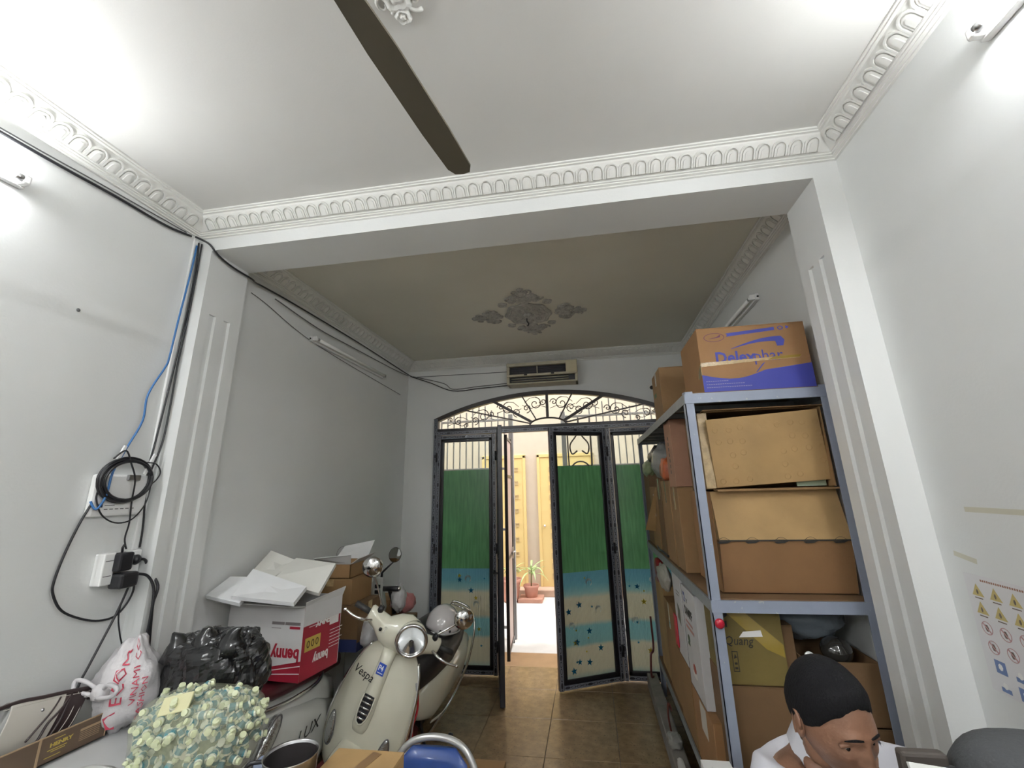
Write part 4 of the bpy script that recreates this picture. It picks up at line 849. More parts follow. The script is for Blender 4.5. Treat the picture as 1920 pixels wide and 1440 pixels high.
b = MB(); rect(b, face_frame('left', (.505, 2.50, .314), (.33, .44, .34)), .17, .20, .30, .33); b.build('white_sheet', mat('paper_label', (.55, .53, .48), .6), t)
t = carton('brown carton lying on the lower shelf midway along the unit', (.505, 2.97, .314), (.33, .40, .40), card_m, tape=None)
b = MB(); b.bbox((.497, 3.20, .75), (.503, 3.29, .93), .001); o = b.build('red_card', mat('bright_red_card', (.50, .01, .03), .5)); 
setp(o, 'bright red card tucked against the cartons on the lower shelf', 'card')
b = MB(); b.box((.503, 3.20, .71), (.507, 3.29, .76)); 
carton('brown carton stack piece at the far end of the lower bay', (.515, 3.40, .314), (.36, .42, .60), card_m, tape='left')
carton('pale carton beside the far post in the lower bay', (.52, 3.85, .314), (.36, .40, .66), cardl_m, tape=None)
t = thing('red_tub', 'round red lid standing in the lower bay under the middle shelf', 'lid', (.52, 3.98, .976))
b = MB(); b.smooth = True; b.lathe([(.001, 0), (.085, 0), (.095, .01), (.095, .05), (.085, .055), (.001, .055)], 24, frame((.50, 3.98, 1.075), (0, 1, 0), (0, 0, 1))); b.build('lid_body', mat('dark_red_plastic', (.22, .02, .02), .35), t)
crumple('plastic_bag', 'clear bag with white and yellow packets hanging at the middle shelf edge', (.50, 3.55, 1.10), (.04, .20, .08), bag_mat('milky_bag', (.45, .43, .38), .85), seed=21)
crumple('yellow_packet', 'small yellow packet on top of the white printed cartons', (.54, 3.02, 1.245-.0), (.03, .07, .02), mat('yellow_packet_film', (.45, .36, .04), .35, var=.4, vscale=20), cat='packet', seed=23)
# curb the unit stands beside
b = MB(); b.bbox((.40, 2.0, 0), (.49, 4.55, .12), .008); o = b.build('trim_10', mat('grey_cement_curb', (.20, .185, .165), .8, var=.2, vscale=10)); o['kind'] = 'structure'
# bits on the curb
cable('bent_rod', [(.45, 3.50, .28), (.43, 3.48, .33), (.425, 3.50, .24), (.44, 3.52, .13), (.455, 3.55, .125)], .007, mat('rusty_red_rod', (.12, .03, .02), .6), 'rust-red bent rod leaning on the grey curb', cat='rod')
cable('red_hose', [(.47, 4.46, .60), (.47, 4.45, .35), (.44, 4.43, .30), (.43, 4.43, .14), (.45, 4.46, .125)], .009, mat('dark_red_hose', (.10, .02, .02), .5), 'dark red hose hanging behind the far shelf post', cat='hose')
crumple('grey_wrapper', 'grey plastic wrapper dropped on the curb', (.44, 3.42, .145), (.04, .06, .03), bag_mat('grey_wrapper_film', (.3, .3, .28), .9), cat='wrapper', seed=31, sq=.6)
crumple('paper_scrap', 'crumpled white paper strip along the curb', (.43, 3.05, .14), (.02, .17, .025), mat('white_paper', (.6, .6, .58), .7), cat='paper', seed=33, sq=.6)
# small medicine boxes and a packet at the near end
mp = mat('pink_blue_box_print', (.45, .10, .14), .5)
def medbox(label, c, s, m_):
    t = thing('medicine_box', label, 'box', (c[0]+s[0]/2, c[1]+s[1]/2, c[2]))
    b = MB(); b.bbox(c, (c[0]+s[0], c[1]+s[1], c[2]+s[2]), .002); b.build('box_body', white_m, t)
    F = face_frame('front', c, s); b = MB(); rect(b, F, .006, s[2]*.25, s[0]-.006, s[2]*.62); rect(face_b := b, face_frame('left', c, s), .005, s[2]*.2, s[1]-.005, s[2]*.6); b.build('colour_band', m_, t)
    b = MB(); rect(b, F, .006, s[2]*.7, s[0]-.03, s[2]*.85); b.build('blue_band', mat('violet_print', (.10, .08, .30), .5), t)
MBZ = .62
st = thing('low_stool', 'brown carton the small medicine boxes stand on, in front of the near post', 'box', (.47, 2.02, 0))
b = MB(); b.bbox((.33, 1.93, .125), (.60, 2.16, MBZ-.001), .003); b.build('carton_body', card_m, st); b = MB(); b.box((.40, 1.935, 0), (.595, 2.155, .126)); b.build('carton_base', card_m, st)
red_b = mat('red_band_print', (.42, .03, .05), .5)
medbox('rear small white and red medicine box left of the near shelf post', (.365, 2.06, MBZ), (.11, .07, .075), mp)
medbox('lower front medicine box with a red band left of the near shelf post', (.385, 1.97, MBZ), (.10, .07, .055), red_b)
medbox('upper front medicine box with a red band, stacked left of the near shelf post', (.39, 1.975, MBZ+.0555), (.10, .065, .045), red_b)
t = thing('rice_sack', 'brown carton holding bright snack packets between the near post and the man', 'box', (.66, 2.05, 0))
b = MB(); b.bbox((.61, 1.96, 0), (.80, 2.17, .66), .003); b.build('carton_body', cardd_m, t)
t['label'] = 'dark carton under the bright green snack packet behind the man'; t.name = 'packet_carton'
crumple('snack_packet', 'shiny green and yellow snack packet left of the man in the white shirt', (.665, 2.03, .715), (.075, .06, .055), mat('green_yellow_foil', (.34, .40, .08), .25, var=.7, vscale=18, metal=.2), cat='packet', seed=41, sq=.6)
# ================================================================== table and goods at the lower left
TZ = .87
tb = thing('table', 'grey-white table along the left wall carrying the bags and the long brown box', 'table', (-1.7, .9, 0))
b = MB(); b.bbox((XL+.01, -.2, TZ-.03), (-1.36, 1.80, TZ), .004); b.build('tabletop', mat('grey_white_laminate', (.52, .53, .53), .4, var=.04), tb)
tb2 = thing('table', 'small table under the steel mug and the flat carton, below the picture edge', 'table', (-.87, 1.0, 0))
b = MB(); b.bbox((-1.08, .5, TZ-.03), (-.66, 1.49, TZ), .004); b.build('tabletop', mat('grey_white_laminate', (.52, .53, .53), .4, var=.04), tb2)
for x in (-1.05, -.69):
    for y in (.54, 1.45): b = MB(); b.bbox((x-.018, y-.018, 0), (x+.018, y+.018, TZ-.03), .003); b.build('leg', greymetal2_m, tb2)
for x in (XL+.06, -1.42):
    for y in (-.14, 1.73): b = MB(); b.bbox((x-.02, y-.02, 0), (x+.02, y+.02, TZ-.03), .003); b.build('leg', greymetal2_m, tb)
# long brown box with gold print
bx_m = mat('brown_printed_box', (.115, .075, .048), .5, var=.08); edge_m = mat('tan_box_edge', (.36, .25, .15), .6)
A = Vector((-1.905, 1.665, TZ+.010)); Bv = Vector((-1.955, 1.16, TZ+.010)); d = (A-Bv).normalized(); ndir = Vector((d.y, -d.x, 0))  # face looks to +x
t = thing('product_box', 'long open brown box with gold print and tan edges under the striped bag', 'box', tuple((A+Bv)/2))
Ln = (A-Bv).length; F = frame(Bv, d, (0, 0, 1)); H = .082
def inb(b, u0, v0, w0, u1, v1, w1, r=.001): b.bbox((u0, v0, w0), (u1, v1, w1), r, F)
b = MB(); inb(b, 0, 0, -.004, Ln, H, 0); inb(b, 0, 0, -.10, .004, H, 0); inb(b, Ln-.004, 0, -.12, Ln, H, 0); inb(b, 0, 0, -.11, Ln, .004, 0); inb(b, 0, 0, -.11, Ln, H*.9, -.106); b.build('box_tray', bx_m, t)
b = MB(); inb(b, 0, H-.003, -.003, Ln, H+.001, .001, .0005); inb(b, Ln-.003, 0, -.002, Ln+.001, H, .001, .0005); inb(b, Ln*.594, 0, -.001, Ln*.594+.007, H, .002, .0005); b.build('tan_edges', edge_m, t)
text('gold_lettering', 'HENRY', F @ Matrix.Translation((Ln*.66, .044, .0006)), .016, gold_ink, t, sx=1.25, bold=.0006)
b = MB()
for v, u0, u1 in ((.064, .68, .74), (.034, .65, .76), (.028, .67, .75), (.014, .64, .73)): inb(b, Ln*u0, v, .0004, Ln*u1, v+.0025, .0010, .0002)
b.build('gold_lines', gold_ink, t)
b = MB(); inb(b, Ln*.83, .052, .0004, Ln*.96, .060, .0010, .0002)
for v in (.046, .040, .034, .028, .022): inb(b, Ln*.83, v, .0004, Ln*.955, v+.0018, .0009, .0002)
b.build('tan_text_block', edge_m, t)
# striped bag lying in it
bg_w = mat('cream_leatherette', (.50, .47, .42), .4, var=.05); bg_d = mat('dark_brown_leatherette', (.035, .022, .022), .35); bg_g = mat('grey_leatherette', (.20, .20, .19), .35)
t = thing('striped_bag', 'cream and dark brown zipped bag with curved stripes resting in the long brown box', 'bag', tuple((A+Bv)/2+Vector((-.07, 0, .01))))
FB = frame(Bv+d*.20+Vector((-.012, 0, .012)), d, (-.10*ndir.x, -.10*ndir.y, 1))
def prof(u):      # top edge height of the bag along u 0..1
    return .205-.055*u-.02*max(0, u-.8)*4
LB = .315; rings = []; NB = 60
cols = []
b = MB(); b.smooth = True
for i in range(NB+1):
    u = i/NB; h = prof(u); th = .045*(1-.55*u); r_ = []
    for k in range(40):
        a = 2*pi*k/40; z = h/2+h/2*math.copysign(abs(sin(a))**.8, sin(a)); w = th*math.copysign(abs(cos(a))**.9, cos(a))
        r_.append(FB @ Vector((LB*(u+.26*(z/h-.5)), z, w-.055)))
    rings.append(r_)
b.loft(rings)
o = b.build('bag_body', [bg_w, bg_d, bg_g], t)
inv = FB.inverted(); org = origin_of(t)
for p in o.data.polygons:
    ui = p.index//40/NB if p.index < 40*NB else 1
    p.material_index = 0 if ui < .50 else (1 if ui < .72 else 2)
def surf(u, v, off=.002):
    h = prof(min(1, max(0, u-.26*(v-.5)))); th = .045*(1-.55*u); sa = max(-1, min(1, (v-.5)*2)); a = math.asin(math.copysign(abs(sa)**(1/.8), sa)); w = th*abs(cos(a))**.9
    return FB @ Vector((LB*u, h*v, w-.055+off))
for nm, m_, pts, r_ in (('dark_stripe', bg_d, [(.26, .38), (.36, .55), (.46, .72), (.56, .93)], .0035), ('dark_stripe', bg_d, [(.26, .12), (.36, .30), (.44, .55), (.54, .70), (.68, .95)], .004),
        ('dark_edging', bg_d, [(.34, .04), (.45, .25), (.56, .55), (.67, .95)], .0045), ('cream_piping', bg_w, [(.42, .04), (.54, .28), (.66, .6), (.74, .95)], .0014), ('cream_piping', bg_w, [(.58, .15), (.70, .45), (.82, .9)], .0014),
        ('zip_band', bg_d, [(0, .97), (.2, .985), (.4, .98), (.6, .985), (.8, .98), (.98, .97)], .007), ('cream_piping', bg_w, [(.05, .93), (.3, .93), (.6, .93), (.95, .92)], .0012)):
    b = MB(); b.tube(spline([surf(u, v) for u, v in pts], 5), r_, 6); b.build(nm, m_, t)
b = MB(); b.cyl(surf(.38, .80, .001), surf(.38, .80, .005), .005, 10); b.cyl(surf(.80, .84, .001), surf(.80, .84, .012), .006, 10); b.build('snap_button', steel_m, t)
b = MB(); M = frame(surf(.80, .88, .002), d, (0, 0, 1)); b.prism([(0, 0), (.05, .012), (.055, -.012), (.03, -.028), (.006, -.02)], M, .006); b.build('strap_tab', bg_d, t)
# white carrier bag with red print
wb = bag_mat('white_carrier_film', (.62, .60, .61), .93, .3)
t = thing('carrier_bag', 'knotted white carrier bag with red print between the striped bag and the black bag', 'bag', (-1.86, 1.68, TZ))
b = MB(); b.smooth = True
BC = Vector((-1.925, 1.74, TZ+.158))
def wfn(p):
    neck = 1-.45*max(0, p.z)**2; d_ = 1+noise.noise(p*2.4+Vector((4, 4, 0)))*.22+abs(noise.noise(p*5))*.14
    return Vector((p.x*neck, p.y*neck, p.z))*d_
b.ell(BC, (.118, .10, .158), 36, 24, fn=wfn); b.build('bag_film', wb, t)
b = MB(); b.smooth = True
K = BC+Vector((.0, -.105, .005))
b.ell(K, (.035, .03, .03), 14, 10, fn=lambda p: p*(1+.2*noise.noise(p*4)))
b.build('knot', wb, t)
for pts in ([(0, 0, 0), (-.055, -.01, .035), (-.10, -.02, .045), (-.085, -.03, .015), (-.02, -.02, .0)], [(0, 0, 0), (.05, -.02, .035), (.105, -.03, .028), (.085, -.03, .002), (.01, -.02, -.01)]):
    b = MB(); b.tube(spline([K+Vector(p) for p in pts], 6), .0072, 7); b.build('handle_loop', wb, t)
for k_ in range(0):
    a = -2.2+k_*.28; b = MB(); b.tube(spline([K+Vector((0, 0, 0)), K+Vector((.05*cos(a*1.3), .0, .05*sin(a*2))), K+Vector((.09*cos(a*1.3), .04, .10*sin(a*2)))], 4), [.008-.0005*i for i in range(9)], 5); b.build('gathered_fold', wb, t)
# red print curved on the bag
def on_bag(Mt, me_ob, off=.0015):
    pass
def bagpt(th, z):      # direction angle th around the bag, z -1..1
    c_ = sqrt(max(0, 1-z*z)); p = Vector((c_*cos(th), c_*sin(th), z)); q = wfn(p); return BC+Vector((q.x*.1195, q.y*.1015, q.z*.1595))
redp = mat('carrier_red_print', (.50, .05, .09), .5)
def bagtext(s, th0, z0, size, dirz, m_):
    cu = bpy.data.curves.new('t', 'FONT'); cu.body = s; cu.size = 1; cu.resolution_u = 1; tt = bpy.data.objects.new('t', cu); COL.objects.link(tt)
    me = bpy.data.meshes.new_from_object(tt.evaluated_get(bpy.context.evaluated_depsgraph_get())); COL.objects.unlink(tt); bpy.data.objects.remove(tt)
    bm = bmesh.new(); bm.from_mesh(me); bmesh.ops.subdivide_edges(bm, edges=bm.edges[:], cuts=1)
    for v in bm.verts:
        x_, y_ = v.co.x*size, v.co.y*size
        th = th0-y_*1.4; z = z0+x_*1.2
        if dirz < 0: th = th0+x_*1.2; z = z0+y_*1.4
        p_ = bagpt(th, z); v.co = p_+(p_-BC).normalized()*.003-Vector(t.location)
    bm.to_mesh(me); bm.free(); me.materials.clear(); me.materials.append(m_); o = bpy.data.objects.new('red_lettering', me); COL.objects.link(o); o.parent = t
bagtext('ECOM', -.92, -.30, .34, 1, redp); bagtext('VINAMI CO', -.52, -.32, .20, 1, redp); bagtext('FASHION', -.28, -.62, .17, 1, redp)
b = MB()
for zz, t0_, t1_ in ((.45, -1.35, -1.1), (-.45, -1.35, -1.05)):
    pts = [bagpt(t0_, zz), bagpt(t1_, zz+.05), bagpt(t1_+.02, zz-.28), bagpt(t0_+.1, zz-.2)]; pts = [p+(p-BC).normalized()*.003 for p in pts]; b.add(pts, [(0, 1, 2, 3)])
b.build('red_patch', redp, t)
# black bin bag
bb = mat('black_bin_bag', (.012, .012, .013), .22, bump=.6, bscale=9, coat=.3)
t = thing('bin_bag', 'black plastic bin bag with knotted ears beside the upside-down lettered carton', 'bag', (-1.63, 1.84, TZ))
b = MB(); b.smooth = True; BB = Vector((-1.625, 1.86, TZ+.185))
def bfn(p):
    q = Vector((math.copysign(abs(p.x)**.75, p.x), math.copysign(abs(p.y)**.8, p.y), math.copysign(abs(p.z)**.75, p.z)))
    r_ = 1-.16*max(0, p.z); d_ = 1+noise.noise(p*1.7+Vector((9, 1, 2)))*.16
    cr = abs(noise.noise(Vector((p.x*3+p.z*2, p.y*3, p.z*1.5-p.x*2))))*.22+abs(noise.noise(p*6))*.07+abs(noise.noise(p*13))*.022
    return q*r_*(d_+cr-.08)
b.smooth = False; b.ell(BB, (.215, .13, .175), 84, 60, fn=bfn); b.build('bag_film', bb, t)
for px_, pz_, h_, l_ in ((-.15, .10, .045, -.02), (-.02, .135, .030, .03), (.10, .125, .045, .05)):
    b = MB(); b.smooth = True; pt = BB+Vector((px_, -.06, pz_)); b.tube([pt+Vector((0, .01, -.05)), pt+Vector((0, 0, 0)), pt+Vector((l_*.3, -.01, h_*.5)), pt+Vector((l_, -.02, h_))], [.07, .045, .026, .004], 8); b.build('bag_ear', bb, t)
# clear bag full of vials
vial_m = mat('pale_vial_cap', (.60, .64, .42), .35); vlab_m = mat('teal_vial_label', (.06, .20, .24), .4); vwhite = mat('vial_white', (.66, .68, .56), .4)
t = thing('bag_of_vials', 'bulging clear bag full of pale capped vials with teal labels at the bottom left', 'bag', (-1.5, 1.60, TZ))
VC = Vector((-1.435, 1.60, TZ+.075)); ra = Vector((.205, .130, .130))
def vfn(p): return Vector((math.copysign(abs(p.x)**.62, p.x), math.copysign(abs(p.y)**.75, p.y), math.copysign(abs(p.z)**.7, p.z)))*(1+.07*noise.noise(p*1.8))
rnd = random.Random(11); placed = []; proto = None; cnt = 0
def vial_mesh():
    b = MB(); b.m = 0; b.lathe([(.0125, 0), (.0125, .030)], 10); b.m = 1; b.lathe([(.0130, .006), (.0130, .024)], 10, close=True); b.m = 2; b.lathe([(.006, .030), (.006, .034), (.0105, .034), (.0105, .044), (.002, .045)], 10); return b
tries = 0
while cnt < 290 and tries < 9000:
    tries += 1
    th = rnd.uniform(0, 2*pi); z = rnd.uniform(-.25, 1); c_ = sqrt(1-z*z); p = Vector((c_*cos(th), c_*sin(th), z))
    if p.y > .45: continue
    q = vfn(p); depth = rnd.choice((.93, .93, .80)); pos = VC+Vector((q.x*ra.x, q.y*ra.y, q.z*ra.z))*1.0-Vector((q.x*ra.x, q.y*ra.y, q.z*ra.z))*(1-depth)
    if pos.z < TZ+.015 or any((pos-o_).length < .0185 for o_ in placed): continue
    placed.append(pos)
    if proto is None: proto = vial_mesh().build('vial', [vwhite, vlab_m, vial_m], None); o = proto
    else: o = proto.copy(); COL.objects.link(o)
    o.location = pos-Vector(t.location); o.parent = t; s_ = rnd.uniform(.85, 1.05); o.scale = (s_,)*3
    o.rotation_euler = (rnd.uniform(0, pi), rnd.uniform(0, pi), rnd.uniform(0, pi)); cnt += 1
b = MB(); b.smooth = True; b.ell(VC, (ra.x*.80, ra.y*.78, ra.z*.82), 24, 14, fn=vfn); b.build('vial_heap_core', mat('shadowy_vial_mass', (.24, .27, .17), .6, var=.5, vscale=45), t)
b = MB(); b.smooth = True; b.ell(VC, (ra.x*1.03, ra.y*1.06, ra.z*1.05), 40, 26, fn=lambda p: vfn(p)*(1+.05*abs(noise.noise(p*5)))); b.build('bag_film', bag_mat('clear_bag_film', (.60, .63, .46), .30, .12), t)
b = MB(); M = frame((-1.50, 1.485, TZ+.165), (1, .05, .22), (-.1, .55, .8)); b.bbox((0, 0, 0), (.11, .055, .008), .003, M); o = b.build('folded_leaflet', mat('pale_yellow_paper', (.62, .60, .36), .5), t)
# small white thing at the bottom
b = MB(); b.smooth = True; b.ell((-1.70, 1.46, TZ+.006), (.09, .05, .012), 18, 8, fn=lambda p: p*(1+.25*noise.noise(p*2))); o = b.build('white_cloth', mat('white_cloth', (.68, .68, .66), .8)); setp(o, 'small flat white cloth on the table below the clear bag of vials', 'cloth')
# steel mug
t = thing('steel_mug', 'stainless steel mug near the bottom edge beside the flat carton', 'mug', (-.985, 1.475, TZ))
b = MB(); b.smooth = True; M = Matrix.Translation((-.985, 1.475, TZ)); b.lathe([(.001, .001), (.068, .001), (.074, .006), (.079, .095), (.0815, .098), (.080, .100), (.0775, .096), (.0725, .008), (.001, .006)], 36, M); b.build('mug_body', steel_m, t)
b = MB(); b.smooth = True; b.lathe([(.0718, .010), (.0768, .090)], 36, M, close=True); b.build('dark_inner_wall', mat('dark_coffee_stain', (.05, .045, .045), .3, metal=.5), t)  # inner wall coloured darker than the outside of the mug
b = MB(); b.tube(spline([(-1.058, 1.45, TZ+.085), (-1.10, 1.435, TZ+.082), (-1.108, 1.435, TZ+.05), (-1.085, 1.44, TZ+.025), (-1.055, 1.455, TZ+.022)], 5), .006, 8); b.build('mug_handle', black_m, t)
b = MB(); b.smooth = True; b.ell((-1.115, 1.53, TZ+.028), (.035, .03, .028), 14, 8, fn=lambda p: p*(1+.3*noise.noise(p*3))); o = b.build('plastic_wrapper', bag_mat('blue_clear_film', (.35, .42, .58), .5, .15)); setp(o, 'crumpled bluish clear wrapper left of the steel mug', 'wrapper')
# flat carton on the table
t = carton('flat brown carton with a strip of brown tape on the table beside the steel mug', (-.90, 1.30, TZ+.001), (.235, .31, .05), cardl_m, tape=None, name='flat_carton')
b = MB(); M = frame((-.83, 1.305, TZ+.0513), (.25, 1, 0), (-1, .25, 0)); b.box((0, -.022, 0), (.30, .012, .0008), M); b.build('brown_tape', mat('brown_tape', (.22, .13, .06), .3), t)
# blue chair
t = thing('folding_chair', 'folding chair with a blue padded back and bent grey tube frame', 'chair', (-.62, 1.45, 0))
ct = mat('grey_chair_tube', (.46, .46, .45), .28, metal=.5); cb_ = mat('blue_vinyl', (.012, .045, .20), .4, coat=.2)
zt, yb = .862, 1.80; cx_ = -.66; CB = len(bpy.data.objects)
fr_pts = [(cx_-.205, 1.30, .02), (cx_-.20, 1.62, .45), (cx_-.19, 1.74, .66), (cx_-.165, 1.775, .77), (cx_-.105, 1.79, .845), (cx_, 1.795, .868), (cx_+.105, 1.79, .845), (cx_+.165, 1.775, .77), (cx_+.19, 1.74, .66), (cx_+.20, 1.62, .45), (cx_+.205, 1.30, .02)]
b = MB(); b.tube(spline(fr_pts, 6), .0125, 12); b.build('back_frame_tube', ct, t)
b = MB(); b.smooth = True; rings = []
for j, (w, z_, y_) in enumerate(((.09, .845, 1.788), (.135, .80, 1.78), (.155, .74, 1.762), (.162, .66, 1.738), (.155, .60, 1.715))):
    rings.append([Vector((cx_+w*math.copysign(abs(cos(a))**.5, cos(a)), y_-.018+.016*sin(a), z_)) for a in [2*pi*k/20 for k in range(20)]])
b.loft(rings); b.build('backrest_pad', cb_, t)
b = MB(); b.bbox((cx_-.18, 1.30, .43), (cx_+.18, 1.66, .47), .015); b.build('seat', cb_, t)
b = MB(); b.tube([(cx_-.18, 1.70, .02), (cx_-.175, 1.33, .44)], .011, 10); b.tube([(cx_+.18, 1.70, .02), (cx_+.175, 1.33, .44)], .011, 10); b.tube([(cx_-.18, 1.68, .06), (cx_+.18, 1.68, .06)], .009, 8); b.build('front_legs', ct, t)
for o_ in t.children: o_.location = (.0, .115, -.045*(o_.name[:4] == 'back'))
carton('flat brown carton lying on the floor tiles behind the blue chair', (-.98, 2.72, 0), (.36, .38, .14), card_m, tape=None)
# ------------------------------------------------------------------ upside-down lettered carton on the second scooter
redbox = mat('dark_red_print', (.30, .012, .03), .45); wcard = mat('white_printed_card', (.60, .60, .60), .5, var=.04); wcard_in = mat('grey_white_card', (.55, .55, .54), .6)
LB0 = Vector((-2.03, 2.35, .822)); FX = Vector((.49, -.045, 0)); FY = Vector((.045, .28, 0)); HB = .355
t = thing('lettered_carton', 'white and dark red carton with upside-down lettering and open flaps, full of foam board', 'box', (-1.75, 2.47, .815))
def wallq(b, p, q, h, k=.004):
    p = Vector(p); q = Vector(q); dd = (q-p).normalized(); nn = Vector((dd.y, -dd.x, 0)); b.add([p, q, q-nn*k, p-nn*k, p+Vector((0, 0, h)), q+Vector((0, 0, h)), q-nn*k+Vector((0, 0, h)), p-nn*k+Vector((0, 0, h))], [(0,1,2,3),(4,7,6,5),(0,4,5,1),(1,5,6,2),(2,6,7,3),(3,7,4,0)])
P0, P1, P2, P3 = LB0, LB0+FX, LB0+FX+FY, LB0+FY
b = MB(); wallq(b, P0, P1, HB); wallq(b, P2, P3, HB); wallq(b, P3, P0, HB); b.add([P0, P1, P2, P3], [(0, 1, 2, 3)]); b.build('white_sides', wcard, t)
b = MB(); wallq(b, P1, P2, HB); b.build('red_end', [redbox], t)
FF = frame(P0+Vector((0, -.0005, 0)), FX, (0, 0, 1)); wF = FX.length; FR = frame(P1+Vector((.0005, 0, 0)), FY, (0, 0, 1)); wR = FY.length
def rot180(M, x, y): return M @ Matrix.Translation((x, y, 0)) @ Matrix.Rotation(pi, 4, 'Z')
text('red_lettering', 'benny', rot180(FF, wF-.012, .150), .085, red_ink, t, sx=.85, bold=.003)
b = MB(); ol = [(wF, 0), (.10, 0)]+[(.10+(wF-.10)*i/12, .012+.085*(i/12)**.8) for i in range(13)]; b.prism(ol, FF, .0006); b.build('red_swoosh', redbox, t)
b = MB()
for o_ in (.0, -.035):
    pts = [(.12+(wF-.12)*i/12, .008+o_*i/12+.07*(i/12)**.8) for i in range(13)]; b.prism(pts+[(p[0], p[1]-.004) for p in pts[::-1]], FF @ Matrix.Translation((0, 0, .0007)), .0006)
b.build('white_lines', white_ink, t)
b = MB(); rect(b, FF, wF-.20, .262, wF-.12, .276); rect(b, FF, wF-.115, .262, wF-.02, .276); rect(b, FF, wF-.20, .244, wF-.14, .247)
b.build('grey_captions', mat('grey_print', (.20, .18, .18), .5), t)
b = MB(); rect(b, FF, wF-.085, .244, wF-.02, .256); b.build('red_caption', redbox, t)
b = MB(); rect(b, FR, 0, HB-.10, wR, HB, .0008); b.build('white_top_band', wcard, t)
text('white_lettering', 'BENNY', rot180(FR, wR*.78, .265), .045, white_ink, t, sx=.9, bold=.002); text('white_lettering', 'benny', rot180(FR, wR*.70, .095), .062, white_ink, t, sx=.75, bold=.002)
b = MB(); rect(b, FR, .02, .13, .13, .195, .0008); b.build('gold_seal', gold_ink, t)
b = MB()
for i in range(6): rect(b, FR, .20, .10+i*.017, .20+.08+.01*(i % 3), .103+i*.017)
rect(b, FR, wR-.09, .215, wR-.02, .262); rect(b, FR, .04, .243, .17, .246); b.build('white_caption_lines', white_ink, t)
b = MB(); M = frame(FR @ Vector((.025, .137, .0012)), FY, (0, 0, 1))
for i in range(3): b.ringprism(arc(.018+i*.031, .026, .011, .018, 0, 2*pi*11/12, 11), arc(.018+i*.031, .026, .006, .012, 0, 2*pi*11/12, 11), M, .0005)
b.build('seal_figures', mat('dark_brown_ink', (.08, .05, .01), .5), t)
# flaps
def quadslab(b, pts, th):
    pts = [Vector(p) for p in pts]; n = (pts[1]-pts[0]).cross(pts[3]-pts[0]).normalized()*th; b.add(pts+[p+n for p in pts], [(3,2,1,0),(4,5,6,7),(0,1,5,4),(1,2,6,5),(2,3,7,6),(3,0,4,7)])
Z = Vector((0, 0, HB))
b = MB(); quadslab(b, [P0+Z, P1+Z, P1+Z+Vector((.0, -.09, .020)), P0+Z+Vector((-.01, -.10, .03))], .004); b.build('flap', wcard_in, t)
b = MB(); quadslab(b, [P1+Z, P2+Z, P2+Z+Vector((.005, .02, .04)), P1+Z+Vector((.005, -.01, .02))], .004); b.build('flap', wcard_in, t)
# foam boards lying in the open carton
for nm, lab, pts in (('foam_board', 'smooth white foam board tilted over the front of the lettered carton', [(-1.88, 2.18, 1.235), (-1.50, 2.15, 1.215), (-1.58, 2.36, 1.245), (-1.97, 2.42, 1.325)]),
        ('foam_board', 'grey-white foam board sticking out left of the lettered carton', [(-2.06, 2.21, 1.23), (-1.82, 2.17, 1.205), (-1.90, 2.40, 1.285), (-2.06, 2.36, 1.295)]),
        ('foam_sheet', 'large cream foam sheet leaning at the back of the lettered carton', [(-1.90, 2.44, 1.27), (-1.515, 2.38, 1.21), (-1.53, 2.55, 1.335), (-1.84, 2.62, 1.355)]),
        ('foam_sheet', 'pointed cream foam corner rising highest behind the smooth foam board', [(-2.02, 2.46, 1.29), (-1.84, 2.45, 1.285), (-1.84, 2.63, 1.34), (-2.02, 2.62, 1.40)])):
    b = MB(); quadslab(b, pts, .02); o = b.build(nm, mat('cream_foam_sheet', (.66, .655, .61), .7, var=.03) if 'cream' in lab else whitec_m); setp(o, lab, 'foam')
# brown cartons further along the second scooter
t = carton('lower brown carton with blue bottom print behind the lettered carton on the second scooter', (-1.86, 2.80, .80), (.36, .30, .26), cardd_m, tape='right')
b = MB(); rect(b, face_frame('front', (-1.86, 2.80, .80), (.36, .30, .26)), 0, 0, .36, .07, .001); rect(b, face_frame('right', (-1.86, 2.80, .80), (.36, .30, .26)), 0, 0, .30, .05, .001); b.build('blue_print', mat('navy_blue_print', (.015, .025, .10), .5), t)
carton('middle brown carton stacked above the blue-printed one', (-1.88, 2.82, 1.0605), (.31, .27, .15), card_m, tape='front', tm=tape_m)
t = carton('small open brown carton with raised white flaps at the top of the stack', (-1.84, 2.84, 1.2115), (.24, .22, .09), card_m, tape=None, open_top=True)
b = MB(); quadslab(b, [(-1.84, 2.84, 1.3015), (-1.60, 2.84, 1.3015), (-1.58, 2.80, 1.365), (-1.83, 2.78, 1.345)], .004); b.build('white_flap', wcard_in, t)
b = MB(); quadslab(b, [(-1.60, 2.84, 1.3015), (-1.60, 3.06, 1.3015), (-1.545, 3.06, 1.345), (-1.55, 2.84, 1.335)], .004); b.build('white_flap', wcard_in, t)
b = MB(); quadslab(b, [(-1.84, 3.06, 1.3015), (-1.60, 3.06, 1.3015), (-1.57, 3.10, 1.42), (-1.80, 3.10, 1.38)], .004); b.build('white_flap', wcard_in, t)
